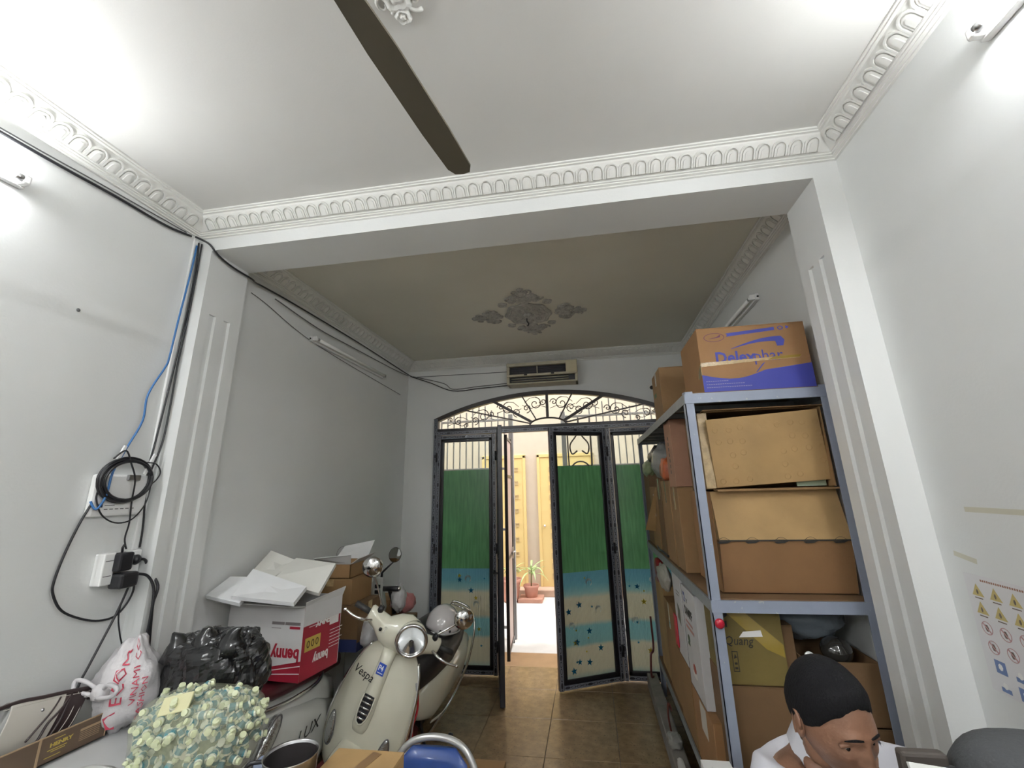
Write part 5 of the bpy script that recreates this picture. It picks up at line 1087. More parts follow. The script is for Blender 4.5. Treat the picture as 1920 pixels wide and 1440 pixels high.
# ================================================================== scooters (local axes: front of the machine towards -y)
lens_m = mat('clear_lamp_lens', (.62, .63, .64), .06, metal=.85, bump=.6, bscale=60)
redlens = mat('red_lamp_lens', (.30, .01, .02), .1, coat=1)
seatb = mat('black_seat_vinyl', (.018, .018, .02), .4, bump=.15, bscale=200); seatr = mat('maroon_seat_vinyl', (.075, .010, .016), .35)
def wheel(t, c, r, w=.05, m_=rub_m):
    b = MB(); b.smooth = True; M = Matrix.Translation(c) @ Matrix.Rotation(pi/2, 4, 'Y'); R_ = r-w
    b.lathe([(R_+w*cos(a), w*sin(a)) for a in [-pi*.95+1.9*pi*i/12 for i in range(13)]], 32, M, close=True); b.build('tyre', m_, t)
    b = MB(); b.smooth = True; b.lathe([(.02, -.03), (R_*.8, -.02), (R_*.98, -.04), (R_*.98, .04), (R_*.8, .02), (.02, .03)], 24, M); b.build('wheel_rim', steel_m, t)
def sect(y, w, z0, z1, n=20, p=.6, xc=0, tw=0):
    zc, h = (z0+z1)/2, (z1-z0)/2
    return [Vector((xc+w*math.copysign(abs(cos(a))**p, cos(a))*(1-tw*sin(a)), y, zc+h*math.copysign(abs(sin(a))**p, sin(a)))) for a in [2*pi*k/n for k in range(n)]]
V = thing('scooter', 'cream scooter facing the camera with a round chrome headlamp and black seat', 'scooter', (-1.485, 3.12, 0), (0, radians(19.5), radians(-3)), local=True)
# leg shield
SH = [(.22, .10, -.535), (.30, .185, -.555), (.38, .222, -.55), (.46, .232, -.54), (.54, .232, -.525), (.62, .222, -.51), (.70, .205, -.49), (.76, .182, -.475), (.81, .150, -.46), (.85, .105, -.45), (.87, .05, -.445)]
SH = [(z_+.075*(z_-.22)/.65, w_*1.04, y_) for z_, w_, y_ in SH]
def shp(u, w, y): return y+.085*abs(u)**2.6-.018*math.exp(-(u/.30)**2)+.035*(1-abs(u)**3)*0
b = MB(); b.smooth = True; NU = 30; fr_, bk_ = [], []
vs = []; fs = []
for z_, w_, y_ in SH:
    for i in range(NU+1): u = -1+2*i/NU; vs.append(Vector((w_*u, shp(u, w_, y_), z_)))
nr = len(SH)
for z_, w_, y_ in SH:
    for i in range(NU+1): u = -1+2*i/NU; vs.append(Vector((w_*u*.97, shp(u, w_, y_)+.018, z_)))
for side in (0, 1):
    o_ = side*nr*(NU+1)
    for j in range(nr-1):
        for i in range(NU): a = o_+j*(NU+1)+i; fs.append((a, a+1, a+NU+2, a+NU+1))
q = nr*(NU+1)
for j in range(nr-1):
    for e in (0, NU): a = j*(NU+1)+e; fs.append((a, a+NU+1, q+a+NU+1, q+a))
for j in (0, nr-1):
    for i in range(NU): a = j*(NU+1)+i; fs.append((a, a+1, q+a+1, q+a))
b.add(vs, fs); b.build('leg_shield', cream_m, V)
b = MB()
for e in (-1, 1): b.tube(spline([(e*w_, shp(1, w_, y_)+.008, z_) for z_, w_, y_ in SH[1:9]], 3), .0105, 8)
b.build('chrome_edge_trim', chrome_m, V)
# nose (central horn cover)
b = MB(); b.smooth = True; rings = []
for z_, w_, d_ in ((.520, .010, .0), (.535, .036, .012), (.565, .047, .022), (.63, .050, .028), (.71, .046, .030), (.79, .042, .032), (.87, .040, .034), (.935, .044, .036)):
    y_ = [sh_ for sh_ in SH if sh_[0] >= z_-.001] or [SH[-1]]; yy = y_[0][2]-.016
    rings.append([Vector((w_*cos(a), yy-d_*max(0, sin(a))+.012*max(0, -sin(a)), z_)) for a in [2*pi*k/20 for k in range(20)]])
b.loft(rings); b.build('nose_cover', cream_m, V)
GM = frame((0, -.566, .585), (1, 0, 0), (0, .2, 1))
ol = [(.030, .132), (.032, .077), (.027, .032), (.015, .007), (0, 0), (-.015, .007), (-.027, .032), (-.032, .077), (-.030, .132)]
b = MB(); b.prism(ol, GM @ Matrix.Translation((0, 0, -.004)), .006); b.build('grille_recess', black_m, V)
for i in range(5): z_ = .024+i*.024; w_ = .022 if i == 0 else .028; b = MB(); b.tube([GM @ Vector(q_) for q_ in ((-w_, z_, .002), (0, z_+.002, .009), (w_, z_, .002))], .0052, 8); b.build('grille_bar', chrome_m, V)
b = MB(); b.tube([GM @ Vector((p[0]*1.18, -.006+p[1]*1.05, .0)) for p in ol], .0042, 6); b.build('grille_surround', cream_m, V)
for e in (-1, 1):
    M = frame((e*.168, -.520, .475), (1, e*.42, 0), (e*.30, 0, 1)); b = MB(); b.smooth = True
    b.ell((0, 0, 0), (.026, .085, .016), 18, 12, M=M.to_3x3().to_4x4(), fn=None) if 0 else None
    pts = [(.030*cos(a)*(1-.25*sin(a)), .088*sin(a)) for a in [2*pi*k/24 for k in range(24)]]
    rings = [[M @ Vector((p[0]*f_, p[1]*f_, h_)) for p in pts] for f_, h_ in ((1, -.004), (1, .006), (.85, .011), (.5, .015), (.05, .016))]
    b.loft(rings); b.build('indicator_lens', lens_m, V); b = MB(); b.tube([M @ Vector((p[0]*1.05, p[1]*1.03, .004)) for p in pts+[pts[0]]], .003, 6); b.build('indicator_bezel', mat('dark_grey_bezel', (.12, .12, .12), .3), V)
text('script_badge', 'Vespa', frame((-.160, -.512, .775), (1, -.24, 0), (0, .12, 1)), .062, mat('dark_badge_chrome', (.10, .10, .10), .2, metal=.8), V, sx=1.0, shear=.35)
b = MB(); M = frame((-.018, -.522, .815), (1, 0, 0), (0, .18, 1)); b.bbox((0, 0, 0), (.046, .058, .0015), .0005, M); b.build('blue_sticker', mat('sticker_blue', (.03, .08, .42), .3), V)
text('sticker_lettering', 'P4', M @ Matrix.Translation((.004, .022, .0016)), .036, white_ink, V, sx=.85, bold=.001); b = MB(); b.box((.006, .008, .0015), (.040, .012, .0022), M); b.build('sticker_line', white_ink, V)
# front fender and wheel
b = MB(); b.smooth = True; rings = []
for i in range(11):
    a = radians(-20+200*i/10); cyy, czz = -.50, .225; r_ = .225+.01; rings.append([Vector((.075*cos(q_), cyy+(r_+.035*max(0, sin(q_)))*-cos(a), czz+(r_+.035*max(0, sin(q_)))*sin(a))) for q_ in [2*pi*k/12 for k in range(12)]])
b.loft(rings[1:]); b.build('front_fender', cream_m, V); wheel(V, (0, -.50, .225), .225)
# steering head assembly, turned to the machine's left
ST = Matrix.Translation((0, -.40, .93)) @ Matrix.Rotation(radians(26), 4, Vector((0, .45, .89))) @ Matrix.Translation((0, 0, -.93))
def S(p): return ST @ Vector(p)
b = MB(); b.smooth = True; rings = []
for x_, hy, z0_, z1_, yc in ((-.235, .030, .985, 1.055, .02), (-.225, .040, .975, 1.065, .02), (-.17, .048, .955, 1.06, .012), (-.11, .060, .915, 1.055, 0), (-.06, .075, .905, 1.10, -.012), (0, .085, .90, 1.125, -.02), (.06, .075, .905, 1.11, -.012), (.11, .060, .915, 1.055, 0), (.17, .048, .955, 1.06, .012), (.225, .040, .975, 1.065, .02), (.235, .030, .985, 1.055, .02)):
    zc = (z0_+z1_)/2; hz = (z1_-z0_)/2; rings.append([S((x_, yc+hy*cos(a), zc+hz*math.copysign(abs(sin(a))**.85, sin(a)))) for a in [2*pi*k/20 for k in range(20)]])
b.loft(rings); b.build('handlebar_cover', cream_m, V)
b = MB(); b.smooth = True; rings = []
for y_, r_ in ((-.035, .070), (-.085, .083), (-.125, .086)): rings.append([S((.045+r_*cos(a), y_, 1.05+r_*1.02*sin(a))) for a in [2*pi*k/28 for k in range(28)]])
b.loft(rings); b.build('headlamp_shell', cream_m, V)
HM = frame(S((.045, -.125, 1.05)), ST.to_3x3() @ Vector((1, 0, 0)), (0, 0, 1))
b = MB(); b.smooth = True; b.lathe([(.074, .0), (.090, .0), (.092, .010), (.086, .018), (.075, .016), (.073, .010)], 36, HM, close=True); b.build('chrome_lamp_ring', chrome_m, V)
b = MB(); b.smooth = True; b.lathe([(.076, .012), (.055, .020), (.03, .025), (.002, .027)], 32, HM); hl = b.build('headlamp_lens', glass_mat('lamp_glass', (.96, .97, .98)), V)
b = MB(); b.smooth = True; b.lathe([(.076, .010), (.06, -.01), (.035, -.025), (.012, -.032)], 16, HM); b.build('reflector', mat('faceted_reflector', (.85, .85, .85), .1, metal=1, bump=1, bscale=28), V)
b = MB(); b.smooth = True; b.ell(HM @ Vector((0, 0, -.012)), (.012, .02, .012), 10, 8); b.build('bulb', mat('pinkish_bulb', (.7, .5, .5), .1), V)
b = MB(); b.smooth = True
rings = [[Vector((w_*cos(a), -.405+d_*sin(a), z_)) for a in [2*pi*k/16 for k in range(16)]] for z_, w_, d_ in ((.80, .075, .06), (.86, .068, .055), (.92, .060, .05))]; b.loft(rings); b.build('steering_neck', cream_m, V)
for e in (-1, 1):
    b = MB(); b.cyl(S((e*.225, .02, 1.02)), S((e*.33, .035, 1.02)), .017, 12); b.build('grip', mat('dark_grip', (.03, .03, .03), .6), V)
    b = MB(); b.tube(spline([S((e*.20, -.02, 1.005)), S((e*.25, -.055, 1.0)), S((e*.31, -.062, .998)), S((e*.365, -.055, 1.005))], 5), [.0085]*8+[.0075]*4+[.007]*4, 8); b.ell(S((e*.368, -.055, 1.005)), (.010, .010, .010), 10, 8); b.build('brake_lever', chrome_m, V)
    b = MB(); b.cyl(S((e*.185, .005, 1.05)), S((e*.185, .005, 1.085)), .020, 14, .015); b.build('mirror_base', black_m, V)
    MMc = S((-.355 if e < 0 else .285, -.01, 1.255 if e < 0 else 1.235))
    b = MB(); b.tube(spline([S((e*.185, .005, 1.08)), (S((e*.185, .005, 1.08))+MMc)/2+Vector((0, .01, -.005)), MMc], 5), .0055, 8); b.build('mirror_stem', chrome_m, V)
    if e < 0: Mm = frame(MMc, (.95, .3, .1), (0, -.1, 1))
    else: Mm = frame(MMc, (.72, .45, .62), (-.45, -.3, .85))
    b = MB(); b.smooth = True; b.lathe([(.002, .032), (.034, .028), (.056, .013), (.062, 0), (.060, -.006), (.057, -.004)], 28, Mm); b.build('mirror_shell', chrome_m, V)
    b = MB(); b.lathe([(.002, -.0035), (.057, -.004)], 28, Mm); b.build('mirror_glass', mat('mirror', (.85, .85, .85), .03, metal=1), V)
b = MB(); b.cyl(S((-.135, -.050, .995)), S((-.135, -.058, .995)), .009, 10); b.build('lock_hole', black_m, V); b = MB(); b.bbox((-.115, -.062, .985), (-.100, -.045, 1.02), .002, ST); b.build('side_reflector', mat('clear_reflector', (.7, .7, .62), .2), V)
# floor, tunnel, body
b = MB(); b.smooth = True; b.loft([sect(-.53, .17, .24, .29, p=.4), sect(-.35, .19, .23, .28, p=.4), sect(0, .19, .23, .28, p=.4), sect(.10, .16, .25, .31, p=.4)]); b.build('footboard', mat('dark_red_floor_mat', (.10, .01, .01), .6), V)
b = MB(); b.smooth = True; b.loft([sect(-.50, .05, .26, .80), sect(-.42, .055, .26, .60), sect(-.25, .06, .25, .40), sect(0, .07, .25, .40), sect(.08, .09, .26, .55)]); b.build('inner_tunnel', mat('dark_red_inner_shield', (.12, .01, .012), .4), V)
b = MB(); b.smooth = True; b.loft([sect(-.02, .10, .30, .70), sect(.08, .145, .28, .74), sect(.30, .16, .30, .76), sect(.60, .145, .34, .76), sect(.82, .10, .42, .74), sect(.93, .05, .50, .70)]); b.build('rear_body', cream_m, V)
for e in (-1, 1):
    b = MB(); b.smooth = True
    b.loft([sect(y_, w_, z0_, z1_, p=.8, xc=e*x_) for y_, w_, z0_, z1_, x_ in ((.0, .01, .42, .50, .11), (.05, .05, .36, .60, .125), (.20, .085, .30, .66, .135), (.42, .09, .29, .69, .125), (.62, .095, .33, .69, .125), (.80, .07, .42, .68, .10), (.93, .02, .50, .62, .06))]); b.build('side_cowl', cream_m, V)
    b = MB()
    for k in range(3): b.tube(spline([(e*(.225-.006*k), .10+.02*k, .375-.018*k+.0), (e*(.238-.006*k), .35, .345-.018*k), (e*(.225-.006*k), .60, .37-.018*k)], 5), .003, 6)
    b.build('cowl_ridge', cream_m, V)
    b = MB(); b.tube(spline([(e*.17, .02, .26), (e*.215, .10, .26), (e*.235, .30, .32), (e*.235, .55, .40), (e*.22, .72, .52), (e*.18, .84, .66), (e*.13, .90, .76)], 5), .009, 8); b.build('crash_bar', chrome_m, V)
b = MB(); b.smooth = True; b.loft([sect(-.16, .08, .58, .72), sect(-.11, .145, .57, .785), sect(.05, .185, .60, .83), sect(.30, .195, .62, .83), sect(.48, .175, .66, .84), sect(.66, .115, .73, .82), sect(.76, .07, .75, .80)]); b.build('seat', seatb, V)
b = MB(); b.tube(spline([(-.08, .68, .76), (-.085, .76, .81), (-.07, .82, .855), (.07, .82, .855), (.085, .76, .81), (.08, .68, .76)], 6), .009, 8); b.tube([(-.08, .80, .84), (.08, .80, .84)], .006, 8); b.build('rear_rack', chrome_m, V)
b = MB(); b.smooth = True; b.ell((0, .94, .60), (.06, .03, .05), 14, 8); b.build('tail_lamp', redlens, V)
wheel(V, (0, .62, .235), .235)
b = MB(); b.tube(spline([(.10, .28, .25), (.17, .30, .12), (.22, .34, .045), (.27, .33, .05)], 4), .010, 8); b.build('side_stand', black_m, V)
b = MB(); b.tube(spline([(.235, .36, .15), (.30, .40, .14), (.31, .40, .18), (.335, .40, .185)], 4), .009, 8); b.build('kick_pedal', black_m, V)
# half helmet on its seat
LR = Euler((0, radians(19.5), radians(-3))).to_matrix().to_4x4(); LR.translation = V.location
hc = LR @ Vector((.03, .33, .865))
HR = Matrix.Rotation(radians(10), 4, 'Y')
t = thing('helmet', 'white half helmet resting on the black seat of the cream scooter', 'helmet', tuple(hc)); hw = mat('glossy_white_helmet', (.62, .60, .60), .12, coat=1)
b = MB(); b.smooth = True; rings = []
for i in range(11):
    a = pi/2*i/10*1.0; rings.append([hc+HR @ Vector((.128*cos(a)*cos(q_)*(1), .145*cos(a)*sin(q_), -.035+.155*sin(a)+(.012*cos(3*q_) if i == 0 else 0))) for q_ in [2*pi*k/32 for k in range(32)]]) if i < 10 else rings.append([hc+HR @ Vector((.005*cos(q_), .005*sin(q_), .120)) for q_ in [2*pi*k/32 for k in range(32)]])
b.loft(rings); b.build('helmet_shell', hw, t)
b = MB(); b.tube([hc+HR @ Vector((.130*cos(q_), .147*sin(q_), -.036)) for q_ in [2*pi*k/32 for k in range(33)]], .006, 6); b.build('rubber_rim', mat('grey_rim', (.4, .4, .4), .4), t)
for xx in (.0, .06): b = MB(); pq = hc+HR @ Vector((xx+.03, -.145*sqrt(1-((xx+.03)/.13)**2), -.018)); b.cyl(pq+Vector((0, .004, 0)), pq+Vector((0, -.004, 0)), .008, 10); b.build('visor_stud', black_m, t)
# red helmet hanging at the leg shield
rh = LR @ Vector((.275, -.35, .40)); t = thing('helmet', 'red helmet with white curved stripes hanging beside the leg shield of the cream scooter', 'helmet', tuple(rh)); rhm = mat('glossy_red_helmet', (.40, .012, .02), .15, coat=1)
b = MB(); b.smooth = True; Mh = Matrix.Rotation(radians(-35), 4, 'Y') @ Matrix.Rotation(radians(20), 4, 'X')
rings = []
for i in range(10): a = pi/2*i/9.2; rings.append([rh+Mh @ Vector((.095*cos(a)*cos(q_), .115*cos(a)*sin(q_), -.02+.13*sin(a))) for q_ in [2*pi*k/28 for k in range(28)]])
b.loft(rings); b.build('helmet_shell', rhm, t)
b = MB()
def hs(th, a, o=.002): return rh+Mh @ Vector(((.095+o)*cos(a)*cos(th), (.115+o)*cos(a)*sin(th), -.02+(.13+o)*sin(a)))
for t0_, t1_, a0, a1 in ((-2.4, -.6, .25, .9), (-2.2, -1.0, .15, .35), (-1.0, .3, .8, .3)):
    b.tube([hs(t0_+(t1_-t0_)*i/12, a0+(a1-a0)*i/12+.25*sin(pi*i/12)) for i in range(13)], .0042, 6)
b.build('white_stripes', white_ink, t)
b = MB(); b.tube(spline([LR @ Vector((.19, -.40, .80)), LR @ Vector((.225, -.40, .70)), LR @ Vector((.25, -.38, .55)), rh+Vector((0, .0, .08))], 5), .006, 6); b.build('chin_strap', mat('grey_strap', (.3, .3, .3), .7), t)
b = MB(); b.tube(spline([LR @ Vector((.20, -.38, .78)), LR @ Vector((.235, -.36, .66)), LR @ Vector((.24, -.36, .56)), rh+Vector((.02, .02, .06))], 5), .007, 6); b.build('red_strap', rhm, t)
# ---------------------------------------------------------------- second scooter, seen from behind (local front = -y, so turned about)
V2 = thing('scooter', 'pearl white scooter with a maroon seat loaded with cartons, by the left wall', 'scooter', (-1.765, 2.86, 0), (0, radians(0), radians(180-8)), local=True)
b = MB(); b.smooth = True; b.loft([sect(-.02, .10, .28, .66), sect(.10, .150, .28, .71), sect(.35, .175, .28, .725), sect(.60, .165, .33, .725), sect(.78, .13, .42, .72), sect(.90, .07, .52, .70)]); b.build('rear_body', silverw_m, V2)
for e in (-1, 1):
    b = MB(); b.smooth = True; b.loft([sect(y_, w_, z0_, z1_, p=.75, xc=e*x_) for y_, w_, z0_, z1_, x_ in ((.05, .02, .36, .56, .14), (.20, .07, .30, .62, .145), (.42, .085, .30, .66, .14), (.64, .08, .36, .67, .12), (.82, .05, .46, .68, .09), (.92, .02, .54, .64, .05))]); b.build('side_panel', silverw_m, V2)
    b = MB(); b.tube(spline([(e*.10, .10, .735), (e*.155, .20, .70), (e*.18, .42, .70), (e*.165, .62, .715), (e*.13, .78, .735), (e*.05, .86, .74)], 5), .010, 8); b.build('grab_rail', chrome_m, V2)
# indicator on the side facing the room (local -x after the turn is +x in the room)
for e in (-1, 1):
    M = frame((e*.213, .585, .535), (0, -e*.75 if e > 0 else .75, -.0), (0, .45*1, .9)) if 0 else frame((e*.222, .60, .60), Vector((0, e*1.0, 0)) if e > 0 else Vector((0, -1.0, 0)), (0, .0, 1))
    R45 = Matrix.Rotation(radians(-40 if e < 0 else 40), 4, 'Z'); pts = [(.036*cos(a), .105*sin(a)*(1-.15*cos(a))) for a in [2*pi*k/24 for k in range(24)]]
    rings = [[M @ R45 @ Vector((p[0]*f_, p[1]*f_, h_)) for p in pts] for f_, h_ in ((1, -.02), (1, .010), (.8, .017), (.4, .02), (.05, .021))]
    b = MB(); b.smooth = True; b.loft(rings); b.build('indicator_lens', lens_m, V2); b = MB(); b.tube([M @ R45 @ Vector((p[0]*1.06, p[1]*1.03, .008)) for p in pts+[pts[0]]], .0035, 6); b.build('indicator_bezel', mat('dark_grey_bezel', (.12, .12, .12), .3), V2)
text('model_badge', 'LUX', frame((-.238, .42, .50), (0, -1, .12), (0, .1, 1)), .075, mat('dark_badge_chrome', (.10, .10, .10), .2, metal=.8), V2, sx=1.1, shear=.4)
b = MB(); b.smooth = True; b.loft([sect(-.10, .05, .70, .74), sect(-.06, .10, .68, .775), sect(.15, .135, .69, .795), sect(.40, .145, .70, .80), sect(.62, .14, .72, .805), sect(.78, .11, .73, .80), sect(.84, .05, .75, .79)]); b.build('seat', seatr, V2)
b = MB(); b.smooth = True; b.ell((0, .90, .57), (.085, .04, .06), 16, 10); b.build('tail_lamp', redlens, V2)
b = MB(); b.tube([(.09*cos(a), .925-.02*abs(sin(a)), .57+.065*sin(a)) for a in [2*pi*k/20 for k in range(21)]], .006, 8); b.build('tail_lamp_trim', chrome_m, V2)
wheel(V2, (0, .60, .235), .235); wheel(V2, (0, -.66, .235), .235)
b = MB(); b.smooth = True; b.loft([sect(-.55, .16, .24, .30, p=.4), sect(-.1, .17, .24, .30, p=.4), sect(.05, .14, .26, .32, p=.4)]); b.build('footboard', black_m, V2)
b = MB(); b.smooth = True; rings = []
for z_, w_, y_ in ((.28, .18, -.56), (.45, .215, -.56), (.62, .20, -.54), (.78, .16, -.52), (.88, .11, -.50)): rings.append([Vector((w_*cos(a), y_+.05*sin(a)+.05*abs(cos(a)), z_)) for a in [2*pi*k/24 for k in range(24)]])
b.loft(rings); b.build('leg_shield', silverw_m, V2)
b = MB(); b.smooth = True; rings = []
for z_, w_, d_ in ((.86, .10, .07), (.92, .115, .075), (1.02, .095, .06), (1.10, .05, .04)): rings.append([Vector((w_*math.copysign(abs(cos(a))**.7, cos(a)), -.50+d_*math.copysign(abs(sin(a))**.7, sin(a)), z_)) for a in [2*pi*k/20 for k in range(20)]])
b.loft(rings); b.build('handlebar_cover', silverw_m, V2)
b = MB(); b.bbox((-.135, -.435, .93), (-.05, -.425, 1.14), .004); 
b.build('vented_cowl', silverw_m, V2)
b = MB()
for i in range(3): b.bbox((-.12, -.424, .99+i*.038), (-.075, -.418, 1.015+i*.038), .002)
b.box((-.125, -.424, .955), (-.06, -.42, .962)); b.build('vent_slots', black_m, V2)
for e in (-1, 1):
    b = MB(); b.cyl((e*.10, -.46, 1.055), (e*.29, -.40, 1.075), .018, 12); b.build('grip', black_m, V2); b = MB(); b.smooth = True; b.ell((e*.295, -.398, 1.076), (.014, .014, .014), 10, 8); b.build('grip_end', chrome_m, V2)
    b = MB(); b.tube([(e*.14, -.50, 1.06), (e*.17, -.52, .96), (e*.20, -.50, .88)], .014, 8); b.build('brake_hose', black_m, V2)
    mc = Vector((e*.235, -.42, 1.30)); b = MB(); b.tube([(e*.105, -.45, 1.10), (e*.11, -.45, 1.17), mc+Vector((0, 0, -.04))], [.011, .009, .004], 8); b.build('mirror_stem', black_m, V2)
    Mm = frame(mc, (1, 0, 0), (0, -.12, 1)) if 0 else frame(mc, (-1, 0, 0), (0, -.15, 1)); b = MB(); b.smooth = True
    b.lathe([(.002, -.015), (.035, -.012), (.052, -.002), (.053, .003)], 28, Mm); b.build('mirror_shell', black_m, V2); b = MB(); b.lathe([(.002, .004), (.050, .0035)], 28, Mm); b.build('mirror_glass', mat('mirror', (.85, .85, .85), .03, metal=1), V2)
# clear bag hanging behind the headset and small clutter by the far wall
crumple('plastic_bag', 'crumpled white plastic bag hooked between the two scooters under the handlebars', (-1.47, 2.93, .87), (.09, .09, .10), bag_mat('white_film', (.60, .60, .62), .85), seed=51)
crumple('plastic_bag', 'milky plastic bag hanging from the white scooter right handlebar', (-1.44, 3.27, 1.0), (.05, .05, .09), bag_mat('milky_film', (.50, .50, .50), .8), seed=52)
crumple('plastic_bag', 'pink plastic bag behind the white half helmet', (-1.60, 3.72, .86), (.10, .10, .07), bag_mat('pink_film', (.55, .22, .22), .95), seed=53)
carton('small brown carton on a stack behind the pink bag near the far wall', (-1.98, 3.90, .66), (.20, .26, .18), card_m, tape=None)
carton('brown carton standing on the floor near the far left corner', (-2.06, 3.75, 0), (.38, .50, .655), cardd_m, tape=None)
# ================================================================== the man at the right, seated and bent over
skin_m = mat('tan_skin', (.215, .110, .066), .45, var=.12, vscale=18, bump=.12, bscale=140); hair_m = mat('black_hair', (.006, .006, .007), .85, spec=.2, bump=.45, bscale=300, stretch=(1, 1, .35)); lip_m = mat('lip_skin', (.16, .06, .045), .4)
shirt_m = mat('white_shirt_cloth', (.60, .60, .65), .8, bump=.25, bscale=12); trouser_m = mat('dark_trousers', (.02, .022, .03), .8); eye_m = mat('eye_white', (.45, .43, .40), .25); iris_m = mat('dark_iris', (.01, .007, .005), .15)
PB = Vector((.60, 1.50, 0)); HCN = Vector((.535, 1.30, 1.213))         # seat point, head centre
man = thing('person', 'man with short black hair and a white shirt, head bowed, in front of the shelving', 'person', (PB.x, PB.y, 0))
HEAD = Matrix.Translation(HCN) @ Matrix.Rotation(radians(14), 4, 'Z') @ Matrix.Rotation(radians(-6), 4, 'Y') @ Matrix.Rotation(radians(14), 4, 'X') @ Matrix.Scale(.97, 4)   # face looks along local -y
# head: local axes, x = right in picture, -y = face, z = up; half sizes .076 x .098 x .118
def g(v, c, s): return math.exp(-((v-c)/s)**2)
def headfn(p):
    x, y, z = p
    sx, sy, sz = .077, .098, .122
    q = Vector((x*sx, y*sy, z*sz))
    if z < -.1: f_ = 1-.30*((-z-.1)/.9)**1.4; q.x *= f_; 
    if z < -.1 and y > 0: q.y *= 1-.45*((-z-.1)/.9)
    if y < 0:
        k = max(0, -y)
        q.y += -.006*g(z, -.75, .28)*g(x, 0, .35)*k                 # chin
        q.y += .012*g(z, -.02, .10)*g(abs(x), .42, .20)*k          # eye sockets
        q.y += -.010*g(z, .15, .09)*g(abs(x), .36, .30)*k          # brow ridge
        q.y += -.006*g(z, -.25, .16)*g(abs(x), .60, .18)*k         # cheekbones
        q.y += .006*g(z, -.50, .12)*g(abs(x), .62, .2)*k
        nz_ = max(0, 1-abs(z+.17)/.24); q.y += -.030*g(x, 0, .115)*(g(z, -.31, .075)+.55*g(z, -.17, .11)+.25*g(z, -.02, .12))*k
        q.y += -.012*g(abs(x), .16, .07)*g(z, -.335, .055)*k       # nostril wings
        q.y += -.009*g(z, -.525, .040)*g(x, 0, .26)*k-.010*g(z, -.60, .042)*g(x, 0, .22)*k+.006*g(z, -.562, .014)*g(x, 0, .28)*k   # lips
    return q
b = MB(); b.smooth = True; n_, m__ = 72, 64; rings = []
for i in range(m__+1):
    t_ = pi*i/m__; t_ = min(max(t_, .02), pi-.02); ring = []
    for k in range(n_):
        a = 2*pi*k/n_; p = Vector((sin(t_)*cos(a), sin(t_)*sin(a), -cos(t_))); ring.append(HEAD @ headfn(p))
    rings.append(ring)
b.loft(rings)
for e in (-1, 1):       # ears belong to the head surface
    ME = HEAD @ Matrix.Translation((e*.076, .012, -.012)) @ Matrix.Rotation(radians(e*18), 4, 'Z')
    b.ell((0, 0, 0), (.010, .020, .034), 12, 10, M=ME)
    b.tube([ME @ Vector((e*.006, .018*cos(a)-.001, .031*sin(a))) for a in [radians(-70+250*i/12) for i in range(13)]], .0045, 6)
# neck, shoulders, torso, arms, legs as one skinned figure
def skinned(name, joints, edges, m_, extra=None, sub=2, root=0):
    me = bpy.data.meshes.new(name+'_cage'); me.from_pydata([Vector(j[0]) for j in joints], edges, []); ob = bpy.data.objects.new(name+'_cage', me); COL.objects.link(ob)
    md = ob.modifiers.new('s', 'SKIN'); md.use_smooth_shade = True
    for i, j in enumerate(joints):
        r = j[1]; me.skin_vertices[0].data[i].radius = (r, r) if not hasattr(r, '__len__') else r
        me.skin_vertices[0].data[i].use_root = (i == root)
    sb = ob.modifiers.new('u', 'SUBSURF'); sb.levels = sub; sb.render_levels = sub
    dg = bpy.context.evaluated_depsgraph_get(); m2 = bpy.data.meshes.new_from_object(ob.evaluated_get(dg)); COL.objects.unlink(ob); bpy.data.objects.remove(ob)
    return [v.co.copy() for v in m2.vertices], [tuple(p.vertices) for p in m2.polygons]
px_, py_ = PB.x, PB.y
NK = HEAD @ Vector((0, .045, -.095)); SHL = Vector((px_-.165, py_-.08, 1.005)); SHR = Vector((px_+.165, py_-.04, 1.01)); CH = Vector((px_, py_-.06, 1.0)); 
J = [((px_, py_+.05, .53), (.155, .12)), ((px_, py_+.02, .70), (.145, .105)), ((px_, py_-.02, .87), (.15, .11)), (tuple(CH+Vector((0, 0, .03))), (.12, .085)), (tuple((CH+Vector((0, 0, .07))+NK)/2), .062), (tuple(NK), .058),
     (tuple(SHL), .062), ((px_-.27, py_-.25, .80), .046), ((px_-.24, py_-.45, .80), .036), ((px_-.20, py_-.50, .805), .028),
     (tuple(SHR), .062), ((px_+.235, py_-.14, .80), .046), ((px_+.06, py_-.34, .80), .036), ((px_+.00, py_-.39, .805), .028),
     ((px_-.10, py_+.02, .50), .085), ((px_-.13, py_-.38, .50), .062), ((px_-.13, py_-.40, .10), .042), ((px_-.13, py_-.50, .05), .038),
     ((px_+.10, py_+.02, .50), .085), ((px_+.13, py_-.38, .50), .062), ((px_+.13, py_-.40, .10), .042), ((px_+.13, py_-.50, .05), .038)]
Eg = [(0, 1), (1, 2), (2, 3), (3, 4), (4, 5), (3, 6), (6, 7), (7, 8), (8, 9), (3, 10), (10, 11), (11, 12), (12, 13), (0, 14), (14, 15), (15, 16), (16, 17), (0, 18), (18, 19), (19, 20), (20, 21)]
vs, fs = skinned('body', J, Eg, skin_m); b.add(vs, fs)
